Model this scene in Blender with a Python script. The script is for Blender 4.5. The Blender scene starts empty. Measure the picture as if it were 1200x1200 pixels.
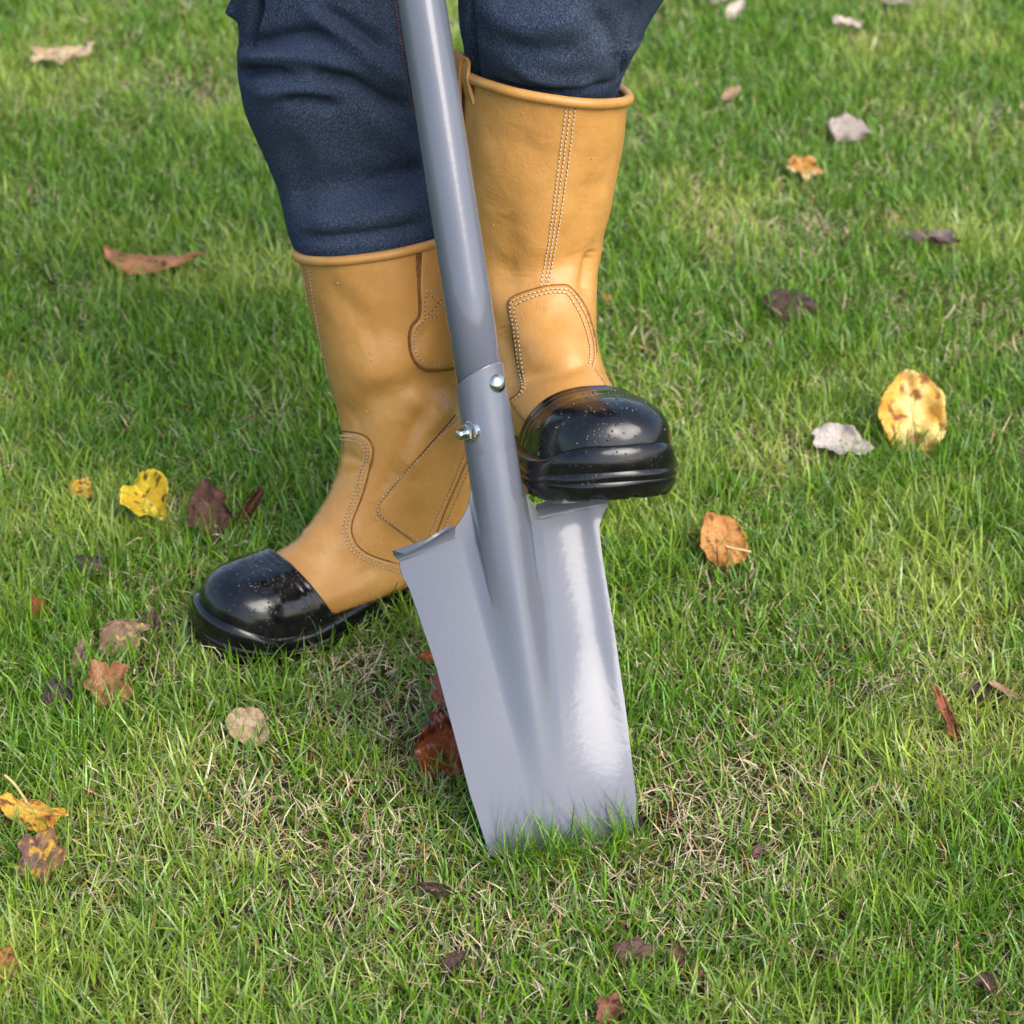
import bpy, math, random
import numpy as np
from mathutils import Vector
from mathutils.bvhtree import BVHTree
from mathutils.geometry import delaunay_2d_cdt

rng = np.random.default_rng(7)
S = bpy.context.scene
COL = S.collection

# ------------------------------------------------------------------ camera
PITCH, CAMH, FPX = math.radians(30), 1.25, 2800.0
cam_d = bpy.data.cameras.new('camera'); cam = bpy.data.objects.new('camera', cam_d); COL.objects.link(cam)
cam.location = (0, 0, CAMH); cam.rotation_euler = (math.pi/2 - PITCH, 0, 0)
cam_d.sensor_width = 36; cam_d.lens = FPX/1200*36
cam_d.clip_start = 0.05; cam_d.clip_end = 2000
cam_d.dof.use_dof = True; cam_d.dof.focus_distance = 2.0; cam_d.dof.aperture_fstop = 9.5
S.camera = cam
# ------------------------------------------------------------------ world, sun
SUN_EL, SUN_AZ = math.radians(46), math.radians(140)      # azimuth: clockwise from +Y, the light comes from camera right
w = bpy.data.worlds.new('World'); S.world = w; w.use_nodes = True
nt = w.node_tree; bg = nt.nodes['Background']
sky = nt.nodes.new('ShaderNodeTexSky'); sky.sky_type = 'NISHITA'; sky.sun_disc = False
sky.sun_elevation = SUN_EL; sky.sun_rotation = SUN_AZ; sky.dust_density = 3.0; sky.ozone_density = 1.0
nt.links.new(sky.outputs[0], bg.inputs[0]); bg.inputs[1].default_value = 0.15
sun_d = bpy.data.lights.new('sun', 'SUN'); sun = bpy.data.objects.new('sun', sun_d); COL.objects.link(sun)
sun_d.energy = 1.2; sun_d.angle = math.radians(44); sun_d.color = (1.0, 0.975, 0.935)
sv = Vector((math.sin(SUN_AZ)*math.cos(SUN_EL), math.cos(SUN_AZ)*math.cos(SUN_EL), math.sin(SUN_EL)))
sun.rotation_euler = sv.to_track_quat('Z', 'Y').to_euler(); sun.location = (2, -2, 4)
S.view_settings.view_transform = 'Standard'; S.view_settings.look = 'None'
S.view_settings.exposure = 1.0; S.view_settings.gamma = 1.0
S.render.engine = 'CYCLES'

# ------------------------------------------------------------------ helpers
A3 = lambda *v: np.array(v, float)
CP = A3(0, 0, CAMH); FW = A3(0, math.cos(PITCH), -math.sin(PITCH)); UP = A3(0, math.sin(PITCH), math.cos(PITCH)); RT = A3(1, 0, 0)
def ray(px, py): return FW + RT*(px-600)/FPX + UP*(600-py)/FPX
def gpt(px, py, z=0.0):
    d = ray(px, py); return CP + d*((z-CAMH)/d[2])
def ypt(px, py, y):
    d = ray(px, py); return CP + d*(y/d[1])
def ppt(px, py, o, n):
    d = ray(px, py); return CP + d*(np.dot(o-CP, n)/np.dot(d, n))
def project(P):
    d = np.asarray(P) - CP; z = d@FW
    return np.stack([600+FPX*(d@RT)/z, 600-FPX*(d@UP)/z], -1)

def nmat(name):
    m = bpy.data.materials.new(name); m.use_nodes = True
    nt = m.node_tree; return m, nt, nt.nodes['Principled BSDF'], nt.nodes, nt.links
def N(nodes, t, **kw):
    n = nodes.new('ShaderNode'+t)
    for k, v in kw.items():
        if k[0] == '_': setattr(n, k[1:], v)
        else: n.inputs[k.replace('__', ' ')].default_value = v
    return n
def ramp(nodes, pts):
    r = nodes.new('ShaderNodeValToRGB'); e = r.color_ramp.elements
    while len(e) < len(pts): e.new(0.5)
    for q, (p, c) in zip(e, pts):
        q.position = p; q.color = (*c, 1) if len(c) == 3 else c
    return r
def bump(nodes, links, b, src, strength, dist, prev=None):
    bn = nodes.new('ShaderNodeBump'); bn.inputs['Strength'].default_value = strength; bn.inputs['Distance'].default_value = dist
    links.new(src, bn.inputs['Height'])
    if prev: links.new(prev, bn.inputs['Normal'])
    links.new(bn.outputs[0], b.inputs['Normal']); return bn.outputs[0]

def mesh_data(name, V, F, smooth=True, attrs=None):
    me = bpy.data.meshes.new(name); V = np.asarray(V, np.float32)
    if isinstance(F, np.ndarray):
        k = F.shape[1]; nf = len(F)
        me.vertices.add(len(V)); me.vertices.foreach_set('co', V.ravel())
        me.loops.add(nf*k); me.loops.foreach_set('vertex_index', F.astype(np.int32).ravel())
        me.polygons.add(nf); me.polygons.foreach_set('loop_start', np.arange(0, nf*k, k, dtype=np.int32))
        me.polygons.foreach_set('loop_total', np.full(nf, k, np.int32))
        me.update(calc_edges=True)
    else:
        me.from_pydata([tuple(map(float, v)) for v in V], [], [tuple(map(int, f)) for f in F]); me.update()
    if smooth: me.polygons.foreach_set('use_smooth', np.ones(len(me.polygons), bool))
    if attrs:
        for k, a in attrs.items():
            a = np.asarray(a, np.float32)
            if a.ndim == 2:
                at = me.attributes.new(k, 'FLOAT_COLOR', 'POINT')
                at.data.foreach_set('color', np.concatenate([a, np.ones((len(a), 1), np.float32)], 1).ravel())
            else:
                at = me.attributes.new(k, 'FLOAT', 'POINT'); at.data.foreach_set('value', a)
    return me
def obj(name, V, F, mat, parent=None, origin=None, smooth=True, attrs=None, **props):
    """verts in world space; origin = world place of the thing's base"""
    o0 = np.zeros(3) if origin is None else np.asarray(origin, float)
    ob = bpy.data.objects.new(name, mesh_data(name, np.asarray(V, float)-o0, F, smooth, attrs)); COL.objects.link(ob)
    if mat: ob.data.materials.append(mat)
    if parent: ob.parent = parent
    else: ob.location = o0
    for k, v in props.items(): ob[k] = v
    return ob
def gridf(nr, nc, closed=True, off=0):
    i, j = np.meshgrid(np.arange(nr-1), np.arange(nc if closed else nc-1), indexing='ij')
    a = i*nc+j; b = i*nc+(j+1) % nc
    return (np.stack([a, b, b+nc, a+nc], -1).reshape(-1, 4)+off)
def join(parts):
    V = []; F = []; o = 0
    for v, f in parts:
        V.append(np.asarray(v, float)); F += [tuple(int(i)+o for i in q) for q in f]; o += len(v)
    return np.concatenate(V), F
def spline(keys, t):
    """Catmull-Rom through rows of keys at t in 0..len-1"""
    K = np.asarray(keys, float)
    if K.ndim == 1: K = K[:, None]
    n = len(K); t = np.clip(np.asarray(t, float), 0, n-1-1e-9); i = t.astype(int); f = (t-i)[:, None]
    P = lambda q: K[np.clip(q, 0, n-1)]
    p0, p1, p2, p3 = P(i-1), P(i), P(i+1), P(i+2)
    return .5*((2*p1)+(-p0+p2)*f+(2*p0-5*p1+4*p2-p3)*f**2+(-p0+3*p1-3*p2+p3)*f**3)
def resample(P, step, smooth=True):
    P = np.asarray(P, float)
    if smooth and len(P) > 2: P = spline(P, np.linspace(0, len(P)-1, (len(P)-1)*14+1))
    L = np.concatenate([[0], np.cumsum(np.linalg.norm(np.diff(P, axis=0), axis=1))])
    n = max(2, int(round(L[-1]/step))+1); s = np.linspace(0, L[-1], n)
    return np.stack([np.interp(s, L, P[:, k]) for k in range(P.shape[1])], 1)
def nrm(v): return v/np.maximum(np.linalg.norm(v, axis=-1, keepdims=True), 1e-12)
def tube(P, r, seg=10, closed=False, cap=True):
    P = np.asarray(P, float); n = len(P); r = np.broadcast_to(np.asarray(r, float), (n,))
    T = nrm(np.roll(P, -1, 0)-np.roll(P, 1, 0)) if closed else nrm(np.gradient(P, axis=0))
    ref = A3(0, 0, 1) if abs(T[:, 2]).mean() < .8 else A3(1, 0, 0)
    a = nrm(np.cross(T, ref)); b = np.cross(T, a)
    th = np.linspace(0, 2*math.pi, seg, endpoint=False)
    V = P[:, None]+r[:, None, None]*(a[:, None]*np.cos(th)[None, :, None]+b[:, None]*np.sin(th)[None, :, None])
    V = V.reshape(-1, 3); F = [tuple(f) for f in gridf(n, seg)]
    if closed: F += [((n-1)*seg+j, (n-1)*seg+(j+1) % seg, (j+1) % seg, j) for j in range(seg)]
    elif cap: F += [tuple(range(seg))[::-1], tuple((n-1)*seg+j for j in range(seg))]
    return V, F
def vnoise(p, seed=0):
    """cheap smooth value noise, p (n,2) or (n,3)"""
    p = np.asarray(p, float); d = p.shape[1]; i = np.floor(p).astype(np.int64); f = p-i; f = f*f*(3-2*f)
    out = np.zeros(len(p))
    for c in range(2**d):
        bits = [(c >> k) & 1 for k in range(d)]
        hsh = np.full(len(p), seed*7919+13, np.int64)
        wgt = np.ones(len(p))
        for k in range(d):
            hsh = (hsh*1103515245+(i[:, k]+bits[k])*(374761393+k*668265263)) & 0x7fffffff
            hsh ^= hsh >> 13
            wgt = wgt*(f[:, k] if bits[k] else 1-f[:, k])
        hsh = (hsh*1274126177) & 0x7fffffff
        out += wgt*((hsh >> 7) % 65536)/65535.
    return out
def fbm(p, seed=0, oct=3):
    p = np.asarray(p, float); s = 0; a = .5; t = 0
    for k in range(oct): s = s+a*vnoise(p*2**k, seed+k); t += a; a *= .5
    return s/t
def bvh_of(V, F): return BVHTree.FromPolygons([tuple(v) for v in V], [tuple(f) for f in F])
def cast(bvh, px, py):
    d = ray(px, py); h = bvh.ray_cast(Vector(CP), Vector(d))
    if h[0] is None: return None
    n = A3(*h[1]); n = n if n@d < 0 else -n
    return A3(*h[0]), n
def cast_line(bvh, pts, step=.0012):
    pp = resample(pts, 1.2); P = []; Nn = []
    for q in pp:
        h = cast(bvh, *q)
        if h and P and np.linalg.norm(h[0]-P[-1]) > .02 and (h[0]-P[-1])@FW < 0: P, Nn = [], []
        if h and (not P or np.linalg.norm(h[0]-P[-1]) < .02): P.append(h[0]); Nn.append(h[1])
    if len(P) < 3: return None
    P = np.array(P); Nn = np.array(Nn)
    k = np.ones(5)/5
    if len(P) > 8:
        for a in (P, Nn):
            for c in range(3): a[2:-2, c] = np.convolve(a[:, c], k, 'valid')
    PN = resample(np.concatenate([P, Nn], 1), step, False) if len(P) > 2 else None
    L = np.concatenate([[0], np.cumsum(np.linalg.norm(np.diff(P, axis=0), axis=1))])
    s = np.linspace(0, L[-1], max(3, int(L[-1]/step)))
    g = lambda a: np.stack([np.interp(s, L, a[:, c]) for c in range(3)], 1)
    return g(P), nrm(g(Nn))
def crease(V, nv, bvh, pts, depth, sig, profile=None):
    """push verts along their normals near a line drawn on the surface"""
    r = cast_line(bvh, pts, .004)
    if r is None: return
    P = r[0]; m = np.linalg.norm(V[:, None]-P[None, ::3], axis=2).min(1) < sig*3+.012
    idx = np.where(m)[0]; D = np.linalg.norm(V[idx][:, None]-P[None], axis=2); j = D.argmin(1); d = D[np.arange(len(idx)), j]
    s = j/(len(P)-1); fade = np.clip(np.minimum(s, 1-s)*4+.25, 0, 1)
    V[idx] += nv[idx]*(depth*fade*np.exp(-(d/sig)**2))[:, None]
def grid_normals(V, nr, nc):
    G = V.reshape(nr, nc, 3); du = np.roll(G, -1, 1)-np.roll(G, 1, 1); dv = np.gradient(G, axis=0)
    n = nrm(np.cross(du, dv)).reshape(-1, 3)
    return n
def stitches(bvh, pts, pitch=.0037, ln=.0027, r=.00062):
    q = cast_line(bvh, pts, pitch)
    if q is None: return []
    P, Nn = q; T = nrm(np.gradient(P, axis=0)); B = np.cross(Nn, T); out = []
    F = [(0, 1, 2, 3), (4, 7, 6, 5), (0, 4, 5, 1), (1, 5, 6, 2), (2, 6, 7, 3), (3, 7, 4, 0)]
    for p, n, t, b in zip(P, Nn, T, B):
        j = rng.normal(0, .00012); c = p+n*.0003+b*j; k = ln*rng.uniform(.85, 1.1)/2
        V = [c-t*k-b*r*.6, c-t*k*.9+b*r*.6, c+t*k*.9+b*r*.6, c+t*k-b*r*.6]
        V += [c-t*k*.7-b*r+n*r*1.3, c-t*k*.7+b*r+n*r*1.3, c+t*k*.7+b*r+n*r*1.3, c+t*k*.7-b*r+n*r*1.3]
        out.append((np.array(V), F))
    return out
def ribbon(bvh, pts, wid, lift, step=.002):
    q = cast_line(bvh, pts, step)
    if q is None: return []
    P, Nn = q; T = nrm(np.gradient(P, axis=0)); B = nrm(np.cross(Nn, T))
    V = np.stack([P-B*wid/2-Nn*.0006, P-B*wid*.3+Nn*lift, P+B*wid*.3+Nn*lift, P+B*wid/2-Nn*.0006], 1).reshape(-1, 3)
    return [(V, [tuple(f) for f in gridf(len(P), 4, False)])]
def patch(bvh, poly, thick, step=3.5):
    """a piece of leather lying on a surface, outline drawn as pixels"""
    B = resample(np.vstack([poly, poly[:1]]), 2.0)[:-1]; n = len(B)
    lo, hi = B.min(0), B.max(0); pts = [Vector(b) for b in B]
    gx, gy = np.meshgrid(np.arange(lo[0]+1, hi[0], step), np.arange(lo[1]+1, hi[1], step))
    for x, y in zip(gx.ravel(), gy.ravel()):
        dd = np.hypot(B[:, 0]-x, B[:, 1]-y).min()
        if dd > 1.6: pts.append(Vector((x, y)))
    v2, e2, f2, ov, oe, of = delaunay_2d_cdt(pts, [(i, (i+1) % n) for i in range(n)], [], 1, 1e-4)
    P = []; Nn = []; ok = []
    for q in v2:
        h = cast(bvh, q[0], q[1]); ok.append(h is not None)
        P.append(h[0] if h else np.zeros(3)); Nn.append(h[1] if h else np.zeros(3))
    P = np.array(P); Nn = np.array(Nn); ok = np.array(ok)
    F = [tuple(f) for f in f2 if all(ok[i] for i in f)]
    cnt = {}
    for f in F:
        for a, b in zip(f, f[1:]+f[:1]): cnt[(a, b)] = 1
    rim = [(a, b) for (a, b) in cnt if (b, a) not in cnt]
    m = len(P); top = P+Nn*thick; V = np.concatenate([top, P-Nn*.0008])
    F2 = F+[(a, a+m, b+m, b) for a, b in rim]
    edge_top = {a for a, b in rim}
    for a in edge_top: V[a] = P[a]+Nn[a]*thick*.72
    return V, F2

# ------------------------------------------------------------------ materials
def mat_leather():
    m, t, b, n, l = nmat('tan_leather'); tc = N(n, 'TexCoord')
    n1 = N(n, 'TexNoise', Scale=14., Detail=4.); n2 = N(n, 'TexNoise', Scale=420., Detail=3.); n3 = N(n, 'TexVoronoi', Scale=750.)
    n4 = N(n, 'TexNoise', Scale=90., Detail=5.)
    for q in (n1, n2, n3, n4): l.new(tc.outputs['Object'], q.inputs['Vector'])
    r = ramp(n, [(.28, (.47, .230, .058)), (.5, (.525, .265, .070)), (.75, (.575, .300, .086))]); l.new(n1.outputs[0], r.inputs[0])
    mx = N(n, 'MixRGB', _blend_type='MULTIPLY'); mx.inputs[0].default_value = .5
    r2 = ramp(n, [(.3, (.86, .84, .8)), (.62, (1, 1, 1))]); l.new(n4.outputs[0], r2.inputs[0])
    l.new(r.outputs[0], mx.inputs[1]); l.new(r2.outputs[0], mx.inputs[2]); l.new(mx.outputs[0], b.inputs['Base Color'])
    rr = N(n, 'MapRange'); rr.inputs['To Min'].default_value = .34; rr.inputs['To Max'].default_value = .48
    l.new(n4.outputs[0], rr.inputs[0]); l.new(rr.outputs[0], b.inputs['Roughness'])
    b.inputs['Specular IOR Level'].default_value = .45
    p = bump(n, l, b, n4.outputs[0], .16, .002)
    n5 = N(n, 'TexNoise', Scale=52., Detail=3., Distortion=1.2); l.new(tc.outputs['Object'], n5.inputs['Vector'])
    rg = ramp(n, [(.44, (1,)*3), (.495, (0,)*3), (.505, (0,)*3), (.56, (1,)*3)]); l.new(n5.outputs[0], rg.inputs[0])
    p = bump(n, l, b, rg.outputs[0], .13, .0012, p)
    p = bump(n, l, b, n3.outputs['Distance'], .12, .0006, p)
    bump(n, l, b, n2.outputs[0], .10, .0006, p)
    return m
def mat_plain(name, col, rough, spec=.5, metal=0., bs=None, bd=.001, bstr=.3, var=.0):
    m, t, b, n, l = nmat(name); b.inputs['Base Color'].default_value = (*col, 1)
    b.inputs['Roughness'].default_value = rough; b.inputs['Specular IOR Level'].default_value = spec; b.inputs['Metallic'].default_value = metal
    tc = N(n, 'TexCoord'); nz = N(n, 'TexNoise', Scale=bs or 60., Detail=4.); l.new(tc.outputs['Object'], nz.inputs['Vector'])
    if bs: bump(n, l, b, nz.outputs[0], bstr, bd)
    if var:
        r = ramp(n, [(.3, tuple(c*(1-var) for c in col)), (.7, tuple(min(1, c*(1+var)) for c in col))])
        l.new(nz.outputs[0], r.inputs[0]); l.new(r.outputs[0], b.inputs['Base Color'])
    return m
def mat_rubber():
    m, t, b, n, l = nmat('black_rubber'); tc = N(n, 'TexCoord')
    a = N(n, 'TexNoise', Scale=55., Detail=6., Roughness=.7); c = N(n, 'TexNoise', Scale=320., Detail=3.); v = N(n, 'TexVoronoi', Scale=260.)
    for q in (a, c, v): l.new(tc.outputs['Object'], q.inputs['Vector'])
    r = ramp(n, [(.40, (.12,)*3), (.64, (.25,)*3)]); l.new(a.outputs[0], r.inputs[0]); l.new(r.outputs[0], b.inputs['Roughness'])
    rc = ramp(n, [(.4, (.004, .004, .005)), (.62, (.008, .008, .009)), (.74, (.016, .015, .014))]); l.new(a.outputs[0], rc.inputs[0]); l.new(rc.outputs[0], b.inputs['Base Color'])
    # water beads standing on the rubber
    rv = ramp(n, [(.12, (1,)*3), (.3, (0,)*3)]); l.new(v.outputs['Distance'], rv.inputs[0])
    mm = N(n, 'Math', _operation='MULTIPLY'); rs = ramp(n, [(.5, (0,)*3), (.6, (1,)*3)]); l.new(a.outputs[0], rs.inputs[0])
    l.new(rv.outputs[0], mm.inputs[0]); l.new(rs.outputs[0], mm.inputs[1])
    p = bump(n, l, b, mm.outputs[0], .5, .0008)
    bump(n, l, b, c.outputs[0], .06, .0006, p)
    b.inputs['Specular IOR Level'].default_value = .55
    return m
def mat_denim():
    m, t, b, n, l = nmat('blue_denim'); tc = N(n, 'TexCoord'); mp = N(n, 'Mapping'); mp.inputs['Scale'].default_value = (1, 1, .16)
    l.new(tc.outputs['Object'], mp.inputs[0])
    a = N(n, 'TexNoise', Scale=1900., Detail=2.); c = N(n, 'TexNoise', Scale=1700., Detail=2.); g = N(n, 'TexNoise', Scale=9., Detail=4.); f = N(n, 'TexNoise', Scale=420., Detail=3.)
    l.new(mp.outputs[0], a.inputs['Vector'])
    for q in (c, g): l.new(tc.outputs['Object'], q.inputs['Vector'])
    l.new(mp.outputs[0], f.inputs['Vector'])
    ad = N(n, 'Math', _operation='ADD'); l.new(a.outputs[0], ad.inputs[0]); l.new(c.outputs[0], ad.inputs[1])
    hf = N(n, 'Math', _operation='MULTIPLY'); hf.inputs[1].default_value = .5; l.new(ad.outputs[0], hf.inputs[0])
    r = ramp(n, [(.36, (.008, .014, .031)), (.5, (.025, .039, .072)), (.66, (.13, .16, .215))]); l.new(hf.outputs[0], r.inputs[0])
    r2 = ramp(n, [(.3, (.72, .76, .85)), (.7, (1.15, 1.12, 1.05))]); l.new(g.outputs[0], r2.inputs[0])
    mx = N(n, 'MixRGB', _blend_type='MULTIPLY'); mx.inputs[0].default_value = 1; l.new(r.outputs[0], mx.inputs[1]); l.new(r2.outputs[0], mx.inputs[2])
    l.new(mx.outputs[0], b.inputs['Base Color']); b.inputs['Roughness'].default_value = .9; b.inputs['Specular IOR Level'].default_value = .12
    b.inputs['Sheen Weight'].default_value = 0.
    p = bump(n, l, b, f.outputs[0], .2, .0008)
    bump(n, l, b, hf.outputs[0], .15, .0006, p)
    return m
def mat_paint():
    m, t, b, n, l = nmat('grey_paint'); tc = N(n, 'TexCoord')
    a = N(n, 'TexNoise', Scale=170., Detail=2.); c = N(n, 'TexNoise', Scale=6., Detail=5.); d = N(n, 'TexVoronoi', Scale=210.)
    for q in (a, c, d): l.new(tc.outputs['Object'], q.inputs['Vector'])
    r = ramp(n, [(.3, (.112, .121, .150)), (.7, (.130, .140, .172))]); l.new(c.outputs[0], r.inputs[0])
    # dust nibs caught in the paint
    sp = ramp(n, [(.035, (1,)*3), (.06, (0,)*3)]); l.new(d.outputs['Distance'], sp.inputs[0])
    mx = N(n, 'MixRGB'); mx.inputs[2].default_value = (.5, .52, .57, 1); l.new(r.outputs[0], mx.inputs[1])
    k = N(n, 'Math', _operation='MULTIPLY'); k.inputs[1].default_value = .55; l.new(sp.outputs[0], k.inputs[0]); l.new(k.outputs[0], mx.inputs[0])
    l.new(mx.outputs[0], b.inputs['Base Color'])
    b.inputs['Roughness'].default_value = .13; b.inputs['Specular IOR Level'].default_value = .66
    p = bump(n, l, b, a.outputs[0], .07, .0012)
    bump(n, l, b, sp.outputs[0], .25, .0005, p)
    return m
def mat_attr(name, rough, transl, spec=.4, fine=500., fstr=.25, coat=0.):
    m, t, b, n, l = nmat(name); at = N(n, 'Attribute', _attribute_name='Col'); tc = N(n, 'TexCoord')
    nz = N(n, 'TexNoise', Scale=fine, Detail=3.); l.new(tc.outputs['Object'], nz.inputs['Vector'])
    r = ramp(n, [(.3, (1-fstr,)*3), (.7, (1+fstr,)*3)]); l.new(nz.outputs[0], r.inputs[0])
    mx = N(n, 'MixRGB', _blend_type='MULTIPLY'); mx.inputs[0].default_value = 1
    l.new(at.outputs['Color'], mx.inputs[1]); l.new(r.outputs[0], mx.inputs[2]); l.new(mx.outputs[0], b.inputs['Base Color'])
    b.inputs['Roughness'].default_value = rough; b.inputs['Specular IOR Level'].default_value = spec; b.inputs['Coat Weight'].default_value = coat; b.inputs['Coat Roughness'].default_value = .12
    tr = N(n, 'BsdfTranslucent'); l.new(mx.outputs[0], tr.inputs['Color'])
    ms = N(n, 'MixShader'); ms.inputs[0].default_value = transl; l.new(b.outputs[0], ms.inputs[1]); l.new(tr.outputs[0], ms.inputs[2])
    l.new(ms.outputs[0], n['Material Output'].inputs['Surface'])
    bump(n, l, b, nz.outputs[0], .3, .0008)
    return m
def mat_soil():
    m, t, b, n, l = nmat('soil_and_thatch'); tc = N(n, 'TexCoord')
    a = N(n, 'TexNoise', Scale=90., Detail=6., Roughness=.7); c = N(n, 'TexNoise', Scale=2.2, Detail=4.); g = N(n, 'TexNoise', Scale=14., Detail=5.)
    for q in (a, c, g): l.new(tc.outputs['Object'], q.inputs['Vector'])
    soil = ramp(n, [(.3, (.022, .016, .009)), (.5, (.06, .043, .025)), (.7, (.17, .125, .072))]); l.new(a.outputs[0], soil.inputs[0])
    lawn = ramp(n, [(.3, (.03, .07, .01)), (.55, (.06, .12, .02)), (.75, (.10, .15, .035))]); l.new(g.outputs[0], lawn.inputs[0])
    # the sheet carries modelled blades close by; farther off it is plain lawn
    sx = N(n, 'SeparateXYZ'); l.new(tc.outputs['Object'], sx.inputs[0])
    vl = N(n, 'VectorMath', _operation='DISTANCE'); vl.inputs[1].default_value = (0, 2.7, 0); l.new(tc.outputs['Object'], vl.inputs[0])
    mr = N(n, 'MapRange'); mr.inputs['From Min'].default_value = 2.2; mr.inputs['From Max'].default_value = 3.2; l.new(vl.outputs['Value'], mr.inputs[0])
    mx = N(n, 'MixRGB'); l.new(mr.outputs[0], mx.inputs[0]); l.new(soil.outputs[0], mx.inputs[1]); l.new(lawn.outputs[0], mx.inputs[2])
    l.new(mx.outputs[0], b.inputs['Base Color']); b.inputs['Roughness'].default_value = .95; b.inputs['Specular IOR Level'].default_value = .15
    bump(n, l, b, a.outputs[0], .8, .01)
    return m
LEATHER = mat_leather(); RUBBER = mat_rubber(); DENIM = mat_denim(); PAINT = mat_paint()
CUT = mat_plain('cut_leather_edge', (.19, .082, .03), .85, .2, bs=400., var=.4)
THREAD = mat_plain('cream_thread', (.56, .42, .25), .7, .2, bs=900., bstr=.4)
HOLE_SHADE = mat_plain('stitch_hole_shade', (.085, .034, .012), .8, .2)  # dark brown strip under the thread, shade of the stitch holes put in as colour
ORANGE = mat_plain('orange_thread', (.30, .10, .025), .8, .2)
ZINC = mat_plain('zinc_steel', (.62, .64, .62), .22, .5, 1., bs=300., bd=.0004, bstr=.2)
GRASS = mat_attr('grass_blades', .38, .24, .5, 260., .22)
LEAF = mat_attr('fallen_leaf', .6, .2, .3, 420., .22)
WETLEAF = mat_attr('wet_leaf', .35, .1, .5, 420., .25, .6)
SOIL = mat_soil()

# ------------------------------------------------------------------ ground
def make_ground():
    xs = np.concatenate([[-300, -60, -12], np.linspace(-4, 4, 41), [12, 60, 300]]); ys = np.concatenate([[-300, -60, -12], np.linspace(-2, 7, 46), [14, 60, 300]])
    X, Y = np.meshgrid(xs, ys); V = np.stack([X.ravel(), Y.ravel(), np.zeros(X.size)], 1)
    obj('ground', V, gridf(len(ys), len(xs), False), SOIL, kind='structure')
make_ground()

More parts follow.
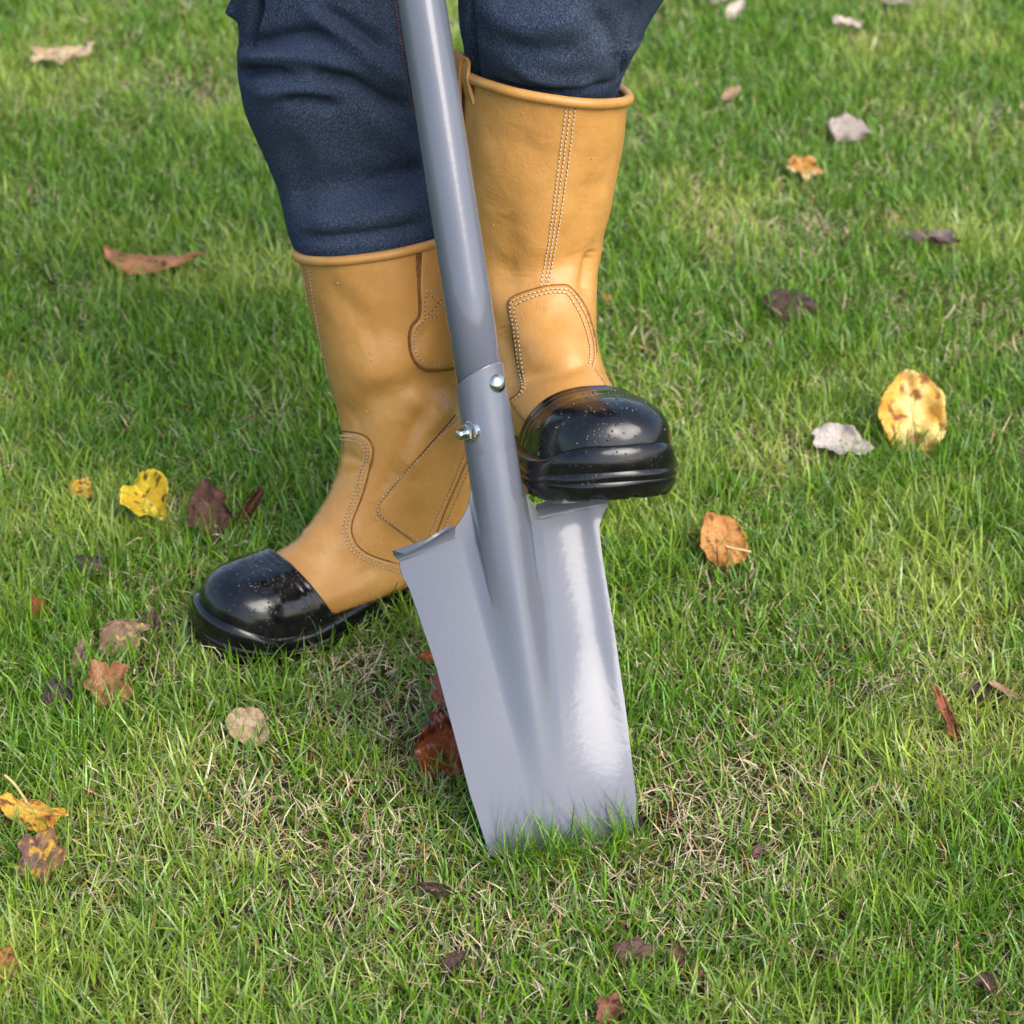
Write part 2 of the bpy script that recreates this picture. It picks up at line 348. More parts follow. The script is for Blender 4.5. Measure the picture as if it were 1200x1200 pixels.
# ------------------------------------------------------------------ spade
T0 = A3(-.00396, 1.71737, .2432); SX = A3(.95460, .29031, .06675); SY = A3(-.17908, .38021, .90740); SN = A3(.23804, -.87816, .41494)
def SP(u, v, n):
    u, v, n = np.broadcast_arrays(np.asarray(u, float), np.asarray(v, float), np.asarray(n, float))
    return T0+u[..., None]*SX+v[..., None]*SY+n[..., None]*SN
def uv(px, py, n=0.):
    d = ppt(px, py, T0+SN*n, SN)-T0; return d@SX, d@SY
ax1 = uv(580.5, 560); ax2 = uv(494, 0)
SLOPE = (ax2[0]-ax1[0])/(ax2[1]-ax1[1]); AX0 = ax1[0]-SLOPE*ax1[1]
def make_spade():
    base = SP(uv(664, 975)[0], uv(664, 975)[1], 0)
    root = bpy.data.objects.new('spade', None); COL.objects.link(root); root.location = base
    root['label'] = 'grey painted steel digging spade with its blade tip pushed into the lawn'; root['category'] = 'spade'
    K = dict(parent=root, origin=base)
    # outline on the blade plane from its edges
    le = np.array([uv(*q) for q in ((470, 656), (473, 666), (481, 682), (491, 712), (514, 782), (552, 924), (569.6, 976), (586, 1036))])
    re = np.array([uv(*q) for q in ((716, 593), (711, 602), (705.5, 618), (708.5, 650), (723, 742), (734, 828), (745, 928), (753, 1006))])
    vb = -.295
    def axis(v): return AX0+SLOPE*v
    def wl(v): return np.interp(-v, -le[:, 1], le[:, 0])
    def wr(v): return np.interp(-v, -re[:, 1], re[:, 0])
    RS = .0213
    def ridge(u, v):
        k = np.clip((v+.232)/.232, 0, 1)                       # 0 at the tip of the rib, 1 at the treads
        cx = axis(v)+(1-k)*.004
        rw = .0105+.0135*k**.9; hh = .0205*k**1.25
        q = np.abs(u-cx)/rw; kk = np.clip((k-.72)/.28, 0, 1)
        body = np.where(q < 1, np.sqrt(np.maximum(0, 1-(q*.97)**2.1)), 0)
        soft = np.cos(np.clip(q/1.55, 0, 1)*math.pi/2)**2
        return hh*(kk*.7*body+(1-kk*.7)*soft)
    def dish(u, v):
        x = np.abs(u-axis(v))/.09; k = np.clip((v+.275)/.17, 0, 1); k = k*k*(3-2*k)
        w_ = -np.minimum(v, 0.); w2 = np.maximum(0, w_-.15); bow = .118*w_-.50*w2**2
        lft = (u < axis(v))
        return bow+k*np.where(lft, -.0105*np.minimum(x, 1.2)**1.6, .0125*(np.exp(-(x/.46)**2)-1)+.0032*np.exp(-((x-.93)/.15)**2))-.002*(1-k)*x**2
    hl = axis(0)-uv(533, 628)[0]; hr = uv(632, 600)[0]-axis(0)
    NU = 241; VT = .066
    vs = np.concatenate([np.linspace(VT, .0004, 34), np.linspace(0, vb, 110)]); NV = len(vs); s = np.linspace(0, 1, NU)
    U = []; Nn = []
    for v in vs:
        vb_ = min(v, 0.); u = wl(vb_)+(wr(vb_)-wl(vb_))*s
        if v > 0:
            tk = min(1, max(0, v-.008)/.042); f = (1-tk)**2.6
            u = np.clip(u, axis(v)-(RS+(hl-RS)*f), axis(v)+(RS+(hr-RS)*f))
        flat = dish(u, np.full(NU, vb_))+ridge(u, np.full(NU, min(v, -1e-6)))
        bl = np.clip((v+.012)/.052, 0, 1); bl = bl*bl*(3-2*bl)
        q = np.clip(np.abs(u-axis(v))/RS, 0, 1); U.append(u); Nn.append(flat*(1-bl)+RS*np.sqrt(1-q**2)*bl)
    U = np.array(U); Nn = np.array(Nn); Vv = np.repeat(vs[:, None], NU, 1)
    voff = lambda u, v: -.010*np.clip((axis(v)-u-.02)/.07, 0, 1)*np.clip(1+np.minimum(v, 0)/.09, 0, 1)*(v <= 1e-9)
    Vv = Vv+voff(U, Vv)
    U = U-.22*.118*np.maximum(0, -Vv)
    front = SP(U, Vv, Nn).reshape(-1, 3); back = SP(U, Vv, Nn-.0022).reshape(-1, 3)
    wide = ((U[:-1, 1:]-U[:-1, :-1]) > 1e-6) | ((U[1:, 1:]-U[1:, :-1]) > 1e-6)
    still = (np.abs(U[1:]-U[:-1])[:, 1:] < .002) & (np.abs(U[1:]-U[:-1])[:, :-1] < .002)
    still |= (vs[:-1] < 1e-9)[:, None]
    gf = gridf(NV, NU, False)[(wide & still).ravel()]
    n = NU*NV; F = [tuple(f) for f in gf]; F += [tuple(i+n for i in f[::-1]) for f in gf]
    ring = [*range(0, NU), *range(2*NU-1, n, NU), *range(n-2, n-NU-1, -1), *range(n-2*NU, 0, -NU)]
    m = len(ring); allv = np.concatenate([front, back]); dup = np.concatenate([allv[ring], allv[[i+n for i in ring]]])
    F += [(2*n+i, 2*n+m+i, 2*n+m+(i+1) % m, 2*n+(i+1) % m) for i in range(m)]
    obj('blade', np.concatenate([allv, dup]), F, PAINT, **K)
    # treads rolled forward
    for side in (-1, 1):
        u0 = np.linspace(axis(0)-hl+.001, wl(0.) , 40) if side < 0 else np.linspace(axis(0)+hr-.001, wr(0.), 40)
        e = np.arange(40)/39.; R_ = 24; phm = np.radians((66 if side < 0 else 72)+44*e**.8); arc = .0165; lip = .0042
        Ut = []; Vt = []; Nt = []
        n0 = dish(u0, np.zeros(40))+ridge(u0, np.full(40, -1e-6)); c = (u0[0]+u0[-1])/2; half = abs(u0[-1]-u0[0])/2
        for j in range(R_):
            t = j/(R_-1)*(arc+lip); ta = min(t, arc); ph = phm*ta/arc; rr_ = arc/phm; ex_ = max(0, t-arc)
            pv = rr_*np.sin(ph)+ex_*np.cos(phm); pn = rr_*(1-np.cos(ph))+ex_*np.sin(phm)
            pn = pn-.118*pv
            k = max(0, (t-arc*.7)/(arc*.3+lip)); pull = .0055*k**2.2
            ut = c+(u0-c)*((half-pull)/half)+side*.0045*math.sin(min(1, t/arc)*math.pi*.75)*np.clip((e-.7)/.3, 0, 1)**1.5
            Ut.append(ut); Vt.append(pv+voff(u0, np.zeros(40))); Nt.append(n0+pn)
        Ut, Vt, Nt = map(np.array, (Ut, Vt, Nt)); G = SP(Ut, Vt, Nt)
        gu = np.gradient(G, axis=1); gv = np.gradient(G, axis=0); nn = nrm(np.cross(gu, gv))
        if side < 0: nn = -nn
        nn = -nn if (nn[0, 20]@SN) < 0 else nn
        f_ = G.reshape(-1, 3); b_ = (G-nn*.0022).reshape(-1, 3); m = len(f_)
        Ft = [tuple(f) for f in gridf(R_, 40, False)]+[tuple(i+m for i in f) for f in gridf(R_, 40, False)]
        rg = [*range(40), *range(79, m, 40), *range(m-2, m-41, -1), *range(m-80, 0, -40)]
        w_ = len(rg); av = np.concatenate([f_, b_]); dp = np.concatenate([av[rg], av[[i+m for i in rg]]])
        Ft += [(2*m+i, 2*m+w_+i, 2*m+w_+(i+1) % w_, 2*m+(i+1) % w_) for i in range(w_)]
        obj('tread', np.concatenate([av, dp]), Ft, PAINT, **K)
    # socket: tube with a slanted top edge
    NS = 64; th = np.linspace(0, 2*math.pi, NS, endpoint=False); Vs = []
    def ringpts(v, r, slant=0.):
        vv = v+slant*np.sin(th+.55); return SP(axis(vv)+r*np.cos(th), vv, r*np.sin(th))
    vtop = .5*(uv(541, 455)[1]+uv(596, 426)[1])
    st = [(.03, RS*.95, 0), (.0645, RS*.985, 0), (.0665, RS*.9995, 0), (vtop-.045, RS*1.0, 0), (vtop-.028, RS*.997, .006), (vtop-.0030, RS*1.0, .0105), (vtop-.0016, RS*1.010, .0105), (vtop-.0004, RS*1.008, .0105), (vtop, RS*.985, .0105), (vtop, .0194, .0105), (vtop-.01, .019, .0105)]
    Vs = np.concatenate([ringpts(*q) for q in st])
    obj('socket', Vs, [tuple(f) for f in gridf(len(st), NS)], PAINT, **K)
    # shaft tube up to a handle out of frame
    P = []; vv = np.array([.09, .2, .3, .4, .5, .6, .7, .78]); P = SP(axis(vv), vv, np.zeros(8))
    V, F = tube(P, .0195, 64); obj('shaft', V, F, PAINT, **K)
    vh = .8; c = axis(vh)
    hp = [SP(c, .77, 0), SP(c-.02, .80, 0), SP(c-.055, .83, 0), SP(c-.06, .87, 0), SP(c-.055, .885, 0)]
    V1 = tube(resample(hp, .01), .012, 14); hp2 = [SP(c, .77, 0), SP(c+.02, .80, 0), SP(c+.055, .83, 0), SP(c+.06, .87, 0), SP(c+.055, .885, 0)]
    V2 = tube(resample(hp2, .01), .012, 14); V3 = tube([SP(c-.06, .88, 0), SP(c, .88, 0), SP(c+.06, .88, 0)], .0155, 18)
    V, F = join([V1, V2, V3]); obj('handle', V, F, PAINT, **K)
    # rivets and bolt
    bv = bvh_of(Vs, gridf(len(st), NS))
    def dome(px, py, r, h, name):
        hit = cast(bv, px, py)
        if not hit: return
        p, _ = hit; ctr = SP(axis((p-T0)@SY), (p-T0)@SY, 0); n = nrm(p-ctr); t = nrm(np.cross(n, SY)); b = np.cross(n, t)
        V = []; th = np.linspace(0, 2*math.pi, 28, endpoint=False)
        rows = [(1.05, -.3), (1.05, .08), (1., .22), (.9, .5), (.7, .78), (.4, .96), (.05, 1.)]
        for rr, hh in rows: V.append(p+(np.cos(th)[:, None]*t+np.sin(th)[:, None]*b)*r*rr+n*h*hh)
        obj(name, np.concatenate(V), [tuple(f) for f in gridf(len(rows), 28)]+[tuple(range(6*28, 7*28))], ZINC, **K)
    dome(583.5, 449, .0076, .0046, 'rivet'); dome(602.3, 489, .005, .004, 'rivet')
    hit = cast(bv, 551.5, 506); p = hit[0]; v0 = (p-T0)@SY; ctr = SP(axis(v0), v0, 0); n = nrm(nrm(p-ctr)+nrm(-SX)*.25); t = nrm(np.cross(n, SY)); b = np.cross(n, t)
    th = np.linspace(0, 2*math.pi, 6, endpoint=False)+.3; th2 = np.linspace(0, 2*math.pi, 24, endpoint=False)
    def cyl(rows, th): 
        V = np.concatenate([p+(np.cos(th)[:, None]*t+np.sin(th)[:, None]*b)*r+n*h for r, h in rows]); k = len(th)
        return V, [tuple(f) for f in gridf(len(rows), k)]+[tuple(range((len(rows)-1)*k, len(rows)*k))]
    V, F = cyl([(.0074, -.004), (.0076, .0004), (.0076, .005), (.0066, .0064)], th); nu = obj('nut', V, F, ZINC, smooth=False, **K)
    V, F = cyl([(.0088, -.004), (.0088, .0006), (.0082, .0012)], th2); obj('washer', V, F, ZINC, smooth=False, **K)
    rows = [(.004, .004)]
    for k in range(6): rows += [(.0043, .0065+k*.0012), (.0037, .0071+k*.0012)]
    rows += [(.0036, .0140), (.002, .0147)]
    V, F = cyl(rows, th2); obj('bolt', V, F, ZINC, **K)
    return root, wl, wr, lambda u, v: dish(u, v)+ridge(u, v)
SPADE, WL, WR, BLADE_N = make_spade()

# ------------------------------------------------------------------ boots
# foot frame: x to the toe, y to the left of the foot, z up from the sole
UPPER = [ # Fx, Fz, Bx, Bz, half width, top exponent, bottom exponent
    (.160, .330, .006, .326, .0685, 2.1, 2.1), (.156, .290, .008, .288, .0675, 2.1, 2.1), (.150, .240, .011, .238, .064, 2.1, 2.1),
    (.143, .195, .012, .188, .0585, 2.1, 2.1), (.143, .162, .007, .145, .0555, 2.1, 2.1), (.152, .138, .002, .105, .0530, 2.1, 2.2),
    (.168, .119, .000, .065, .0495, 2.0, 2.4), (.187, .103, .005, .035, .047, 2.0, 2.8), (.206, .087, .04, .022, .046, 2.0, 3.0),
    (.226, .077, .11, .020, .0485, 2.1, 3.0), (.243, .0705, .17, .021, .048, 2.2, 3.0), (.258, .061, .215, .022, .043, 2.2, 3.0),
    (.272, .055, .25, .023, .035, 2.2, 2.6), (.280, .04, .272, .026, .016, 2.2, 2.2)]
def superc(th, n1, n2):
    c, s = np.cos(th), np.sin(th); n = np.where(c > 0, n1, n2)
    return np.sign(c)*np.abs(c)**(2/n), np.sign(s)*np.abs(s)**(2/n)
def foot_outline(n=200):
    """plan of the sole, closed, starting at the toe"""
    xs = np.array([.3145, .313, .3065, .292, .268, .235, .205, .16, .115, .08, .045, .02, .006, .000])
    wl_ = np.array([0, .013, .030, .0455, .0565, .0605, .058, .047, .040, .0405, .041, .034, .0195, 0])
    wr_ = np.array([0, .014, .033, .0495, .0595, .0620, .0585, .047, .0385, .0395, .041, .034, .0195, 0])
    left = np.stack([xs, wl_], 1); right = np.stack([xs, -wr_], 1)[::-1]
    P = np.vstack([left, right[1:-1]]); P = np.vstack([P, P[:1]])
    return resample(P, 1./n*.75)[:-1]
def make_boot(person, porigin, cfg):
    O = cfg['heel']; fw = nrm(cfg['fwd']); up = nrm(cfg['up']-(cfg['up']@fw)*fw); lf = np.cross(up, fw)
    lx, ly, z0 = cfg['lean']; Hs = cfg.get('hs', 1.0); KT = cfg.get('tilt', 0.); KX = cfg.get('tiltx', 0.); SCL = cfg.get('scale', 1.)
    def W(P):
        P = np.array(P, float); z = P[:, 2].copy(); y0 = P[:, 1].copy(); x0_ = P[:, 0].copy()
        zz = np.maximum(0, z-z0); soft = zz**2/(zz+.05)
        P[:, 0] += lx*soft; P[:, 1] += ly*soft
        P[:, 2] = np.where(z > .1, .1+(z-.1)*Hs, z)+(KT*y0+KX*(x0_-.08))*np.clip((z-.12)/.21, 0, 1)**2
        sp = np.clip((P[:, 0]-.215)/.095, 0, 1.2); P[:, 2] += .012*sp**2*np.clip(1.2-z/.4, 0, 1)   # toe spring
        P = P*SCL; return O+P[:, :1]*fw+P[:, 1:2]*lf+P[:, 2:3]*up
    nr, nc = 230, 176
    t = np.linspace(0, len(UPPER)-1, nr); K = spline(UPPER, t); th = np.linspace(0, 2*math.pi, nc, endpoint=False)
    V = []
    for k in K:
        c, s = superc(th, k[5], k[6]); Fp, Bp = A3(k[0], 0, k[1]), A3(k[2], 0, k[3])
        V.append((Fp+Bp)/2+(Fp-Bp)/2*c[:, None]+A3(0, k[4], 0)*s[:, None])
    L = np.concatenate(V)
    V = W(L); F = gridf(nr, nc)[:, ::-1]
    nv = grid_normals(V, nr, nc); cen = V.reshape(nr, nc, 3).mean(1).repeat(nc, 0); 
    if ((V-cen)*nv).sum(1).mean() < 0: nv = -nv
    bv = bvh_of(V, F)
    # leather is never quite even
    V += nv*((fbm(L*28, 3+cfg['seed'], 3)-.5)*.0035)[:, None]*np.clip(L[:, 2:3]/.1, .3, 1)*np.clip((.225-L[:, :1])/.05, .15, 1)
    for pts, dep, sg in cfg['creases']: crease(V, nv, bv, np.array(pts, float), dep*1.2, sg)
    # inner lining: rim turned inside
    rim = V[:nc]; c0 = rim.mean(0); inn = []
    for q, kk in ((.965, 0), (.955, 8), (.95, 18)):
        rw_ = V[kk*nc:(kk+1)*nc]; cw = rw_.mean(0); inn.append(cw+(rw_-cw)*q)
    Vf = np.concatenate([V]+inn); b0 = len(V)
    Fi = [(j, (j+1) % nc, b0+(j+1) % nc, b0+j) for j in range(nc)]
    Ff = [tuple(f) for f in F]+Fi+[tuple(f) for f in gridf(3, nc, True, b0)]+[tuple(range(b0-nc, b0))]
    boot = obj('boot', Vf, Ff, LEATHER, parent=person, origin=porigin); boot['label'] = cfg['label']
    K_ = dict(parent=boot, origin=porigin)
    bv = bvh_of(V, F)
    # collar piping
    P = rim+(rim-c0)*.012-up*.002; Vt, Ft = tube(resample(np.vstack([P, P[:1]]), .004, False)[:-1], .0046, 12, closed=True)
    obj('collar_piping', Vt, Ft, LEATHER, **K_)
    # sole
    out = foot_outline(); no = len(out); tg = nrm(np.roll(out, -1, 0)-np.roll(out, 1, 0)); on = np.stack([tg[:, 1], -tg[:, 0]], 1)
    if ((out-A3(.16, 0))*on).sum(1).mean() < 0: on = -on
    x = out[:, 0]; toe = np.clip((x-.262)/.046, 0, 1); toe = toe*toe*(3-2*toe)
    arch = np.exp(-((x-.103)/.02)**4)*.013
    per = np.arange(no)/no; cle = (np.sin(per*2*math.pi*22) > .55)*.0028*(1-np.exp(-((x-.103)/.03)**4))
    layers = [(0, -.012, 0, 1), (0, -.005, 0, 1), (.002, -.0025, 0, .6), (.009, .0006, 0, .1), (.0135, .0022, 0, 0), (.0143, .0014, 0, 0), (.0149, .0014, 0, 0), (.0157, .0024, .0005, 0),
              (.0192, .0022, .002, 0), (.0199, .0010, .0025, 0), (.0206, .0010, .0025, 0), (.0214, .0019, .003, 0), (.029, .0004, .007, 0), (.0325, -.0015, .010, 0), (.0338, -.0045, .0105, 0), (.033, -.012, .010, 0)]
    Vv = []
    for z, off, tz, cl in layers:
        wob = .0006*np.sin(per*2*math.pi*9+z*400)
        P2 = out+on*(off+wob*(off > 0))[:, None]; zz = z+toe*tz+(arch if z < .004 else 0)+cle*cl*(1 if z < .001 else .7)
        Vv.append(np.stack([P2[:, 0], P2[:, 1], zz+np.zeros(no)], 1))
    Vv = W(np.concatenate(Vv)); nl = len(layers)
    Fs = [tuple(f) for f in gridf(nl, no)]+[tuple(range(no))[::-1], tuple(range((nl-1)*no, nl*no))]
    obj('sole', Vv, Fs, RUBBER, **K_)
    # toe cap: moulded dome over the steel toe
    na, nb = 60, 90; ph = np.linspace(-.06, math.pi+.06, nb); rows = []
    x0, axl, wy, hz, zb = .240, .0680, .0568, .0560, .026
    for xb in np.linspace(.210, x0, 16)[:-1]:
        k = (xb-.210)/(x0-.210); g = 1-.010*math.exp(-((k-.2)/.06)**2)-.008*math.exp(-((k-.45)/.06)**2)
        if k == 0: rows.append((xb-.0008, wy*.94, hz*.955, 1, 1))
        rows.append((xb, wy*(.965+.035*k)*g, (hz*(1.03-.03*k))*g, 1, 1))
    for al in np.linspace(math.pi/2, 0.02, 44):
        c, s_ = math.cos(al)**.86, math.sin(al)**.8
        rows.append((x0+axl*c, wy*s_, hz*math.sin(al)**.62, 1, 1))
    Vc = []
    for xb, wv, hv, _, _ in rows:
        c, s_ = np.cos(ph), np.sin(ph); e = 2/2.7
        y = np.sign(c)*np.abs(c)**e*wv; z = np.sign(s_)*np.abs(s_)**e*hv
        slant = .03*np.clip(z/hz, 0, 1)*np.clip((x0+.02-xb)/.06, 0, 1)        # seam leans back towards the sole
        Vc.append(np.stack([xb+slant-.012*np.clip((x0-xb)/.030, 0, 1), y, zb+z], 1))
    Lc = np.concatenate(Vc); Vc = W(Lc); cc = W(np.array([[.235, 0, .03]]))[0]
    Vc += nrm(Vc-cc)*((fbm(Lc*45, 11+cfg['seed'], 2)-.5)*.0022)[:, None]
    obj('toe_cap', Vc, [tuple(f) for f in gridf(len(rows), nb, False)]+[tuple(range(len(Vc)-nb, len(Vc)))], RUBBER, **K_)
    # leather pieces laid over the upper
    for name, poly, tk in cfg['patches']:
        Vp, Fp = patch(bv, np.array(poly, float), tk)
        if len(Fp): obj(name, Vp, Fp, LEATHER, **K_)
    bv2 = bv
    ed = []
    for pts, wd, lift in cfg['edges']: ed += ribbon(bv, np.array(pts, float), wd, lift)
    if ed:
        Ve, Fe = join(ed); obj('cut_edge', Ve, Fe, CUT, kind='stuff', **K_)
    st = []; hl = []
    for pts, lift in cfg['stitch']:
        pts = np.array(pts, float)
        for v, f in stitches(bv, pts):
            c = v.mean(0); d = nrm(CP-c); nn_ = nrm(v[4:].mean(0)-v[:4].mean(0)); st.append((v+nn_*lift, f))
        hl += ribbon(bv, pts, .0011, lift+.00025)
    Vs, Fs = join(st); obj('stitching', Vs, Fs, THREAD, smooth=False, kind='stuff', **K_)
    Vh, Fh = join(hl); obj('stitch_shade_strip', Vh, Fh, HOLE_SHADE, kind='stuff', **K_)
    return boot, V[:nc].copy(), W, bv, out, bvh_of(Vc, gridf(len(rows), nb, False))

def rect(pts): return pts
LB_heel = gpt(556, 650); LB_toe = gpt(260, 762)
def off(pts, dx, dy): return [(a+dx, b+dy) for a, b in pts]
LV = [(383, 506), (398, 505), (425, 509), (436, 520), (437, 536), (425, 580), (413, 612), (414, 630), (425, 645), (450, 656), (478, 661)]
LV1 = [(398, 510), (422, 513), (431, 521), (432, 536), (420, 580), (408, 612), (409, 632), (422, 648), (448, 660), (474, 666)]
LV2 = [(397, 514), (419, 517), (427, 523), (428, 536), (416, 579), (404, 611), (405, 634), (419, 652), (446, 664), (472, 671)]
cfgL = dict(seed=1, heel=LB_heel+A3(0, 0, -.007), fwd=(LB_toe-LB_heel), up=A3(0, 0, 1), lean=(-.05, -.30, .13), hs=1.12, tilt=.27,
    label='tan leather work boot standing flat on the grass with its wet black toe cap turned sideways',
    creases=[([(395, 505), (440, 470), (500, 450), (545, 470)], -.007, .016), ([(440, 440), (500, 470), (540, 520)], .004, .014),
             ([(400, 530), (430, 545), (400, 560)], -.002, .006), ([(470, 560), (500, 500), (530, 470)], .005, .012), ([(440, 590), (470, 540), (505, 470)], -.005, .01),
             ([(420, 400), (460, 390), (500, 410)], -.004, .02), ([(430, 380), (400, 350), (380, 330)], -.002, .012), ([(330, 620), (370, 610), (400, 640)], -.002, .012), ([(380, 690), (410, 680), (440, 665)], -.0015, .005)],
    patches=[('pull_tab', [(492, 283), (540, 274), (560, 300), (566, 360), (560, 410), (530, 430), (500, 432), (484, 420), (479, 400), (482, 382), (492, 370), (491, 330)], .0028),
             ('vamp_panel', LV+[(470, 690), (430, 712), (395, 728), (378, 715), (350, 680), (320, 656), (322, 640), (345, 605), (368, 560)], .0016),
             ('heel_panel', [(551, 478), (556, 560), (548, 630), (520, 650), (492, 640), (448, 607), (443, 598), (449, 585), (500, 525)], .0012)],
    edges=[(LV, .0016, .0017), ([(492, 283), (492, 300), (490, 330), (491, 368), (482, 382), (479, 400), (484, 421), (500, 433), (530, 431)], .0026, .0026),
           ([(548, 535), (535, 565), (520, 600), (508, 632)], .003, .0016), ([(490, 284), (489, 310), (491, 330)], .004, .0015)],
    stitch=[(LV1, .0016), (LV2, .0016), ([(354, 300), (362, 360), (375, 430), (391, 502)], 0.), ([(361, 300), (369, 360), (382, 430), (399, 502)], 0.),
            ([(345, 302), (380, 299), (440, 292), (505, 280)], .0), ([(533, 487), (500, 525), (449, 583), (443, 596), (449, 606), (490, 633)], .0012),
            ([(545, 527), (530, 565), (515, 598), (500, 632)], .0012), ([(552, 540), (540, 570), (525, 605), (512, 635)], .0012),
            ([(498, 340), (498, 371), (526, 365)], .0028), ([(498, 341), (528, 335)], .0028), ([(499, 342), (526, 366)], .0028), ([(499, 370), (526, 338)], .0028),
            ([(498, 371), (487, 385), (484, 402), (489, 418), (503, 427), (527, 422)], .0028), ([(388, 532), (365, 565), (342, 602)], .0016)])
RV = [(597, 470), (612, 455), (606, 420), (600, 380), (596, 358), (602, 348), (630, 338), (655, 334), (668, 337), (685, 360), (695, 390), (698, 412), (697, 432)]
RV1 = [(604, 470), (614, 456), (610, 430), (604, 385), (599, 362), (604, 353), (635, 342), (660, 340), (670, 345), (684, 370), (692, 395), (695, 412), (694, 430)]
RV2 = [(608, 468), (617, 455), (614, 430), (608, 385), (604, 364), (608, 357), (637, 346), (659, 344), (666, 348), (679, 372), (687, 396), (690, 413), (689, 430)]
rfw = A3(math.sin(math.radians(20)), -math.cos(math.radians(20)), 0); PT = math.radians(13)
rfwd = rfw*math.cos(PT)+A3(0, 0, 1)*math.sin(PT); rup = A3(0, 0, 1)*math.cos(PT)-rfw*math.sin(PT)
RB_ball = SP(.086, .0078, .010)
rfl = np.cross(rup, rfwd)
ROLL = math.radians(6); rup = rup*math.cos(ROLL)+rfl*math.sin(ROLL)
cfgR = dict(seed=5, heel=RB_ball-rfwd*.262*1.05, fwd=rfwd, up=rup, lean=(.13, -.02, .13), hs=.955, tilt=-.10, tiltx=-.13, scale=1.04,
    label='tan leather work boot pressing on the spade tread with its glossy black toe cap facing the viewer',
    creases=[([(575, 300), (600, 330), (640, 320), (690, 300)], -.006, .016), ([(600, 390), (640, 400), (680, 395)], .003, .014),
             ([(610, 440), (650, 436), (690, 425)], -.004, .008), ([(590, 250), (600, 295), (602, 330)], -.003, .016), ([(696, 292), (690, 320), (684, 345)], -.006, .008),
             ([(705, 340), (712, 390), (716, 430)], .005, .02), ([(620, 150), (605, 205), (585, 260)], -.002, .028), ([(700, 200), (680, 260), (650, 300)], -.003, .015), ([(590, 380), (600, 430), (600, 460)], -.003, .01)],
    patches=[('vamp_panel', RV+[(712, 458), (700, 474), (660, 480), (630, 500), (612, 490)], .0016)],
    edges=[(RV[:12], .0016, .0017)],
    stitch=[(RV1, .0016), (RV2, .0016), ([(664, 120), (655, 190), (645, 270), (634, 333)], 0.), ([(669, 121), (660, 190), (649, 270), (639, 333)], 0.), ([(675, 120), (666, 190), (654, 270), (642, 333)], 0.),
            ([(548, 86), (580, 100), (630, 115), (680, 119), (725, 105)], .0), ([(712, 380), (716, 410), (718, 425)], .0)])
def make_person():
    base = A3(-.02, 2.05, 0)
    root = bpy.data.objects.new('person', None); COL.objects.link(root); root.location = base
    root['label'] = 'person in blue denim jeans and tan leather work boots, one foot on the spade'; root['category'] = 'person'
    bl = make_boot(root, base, cfgL); br = make_boot(root, base, cfgR)
    return root, base, bl, br
PERSON, PBASE, BL, BR = make_person()

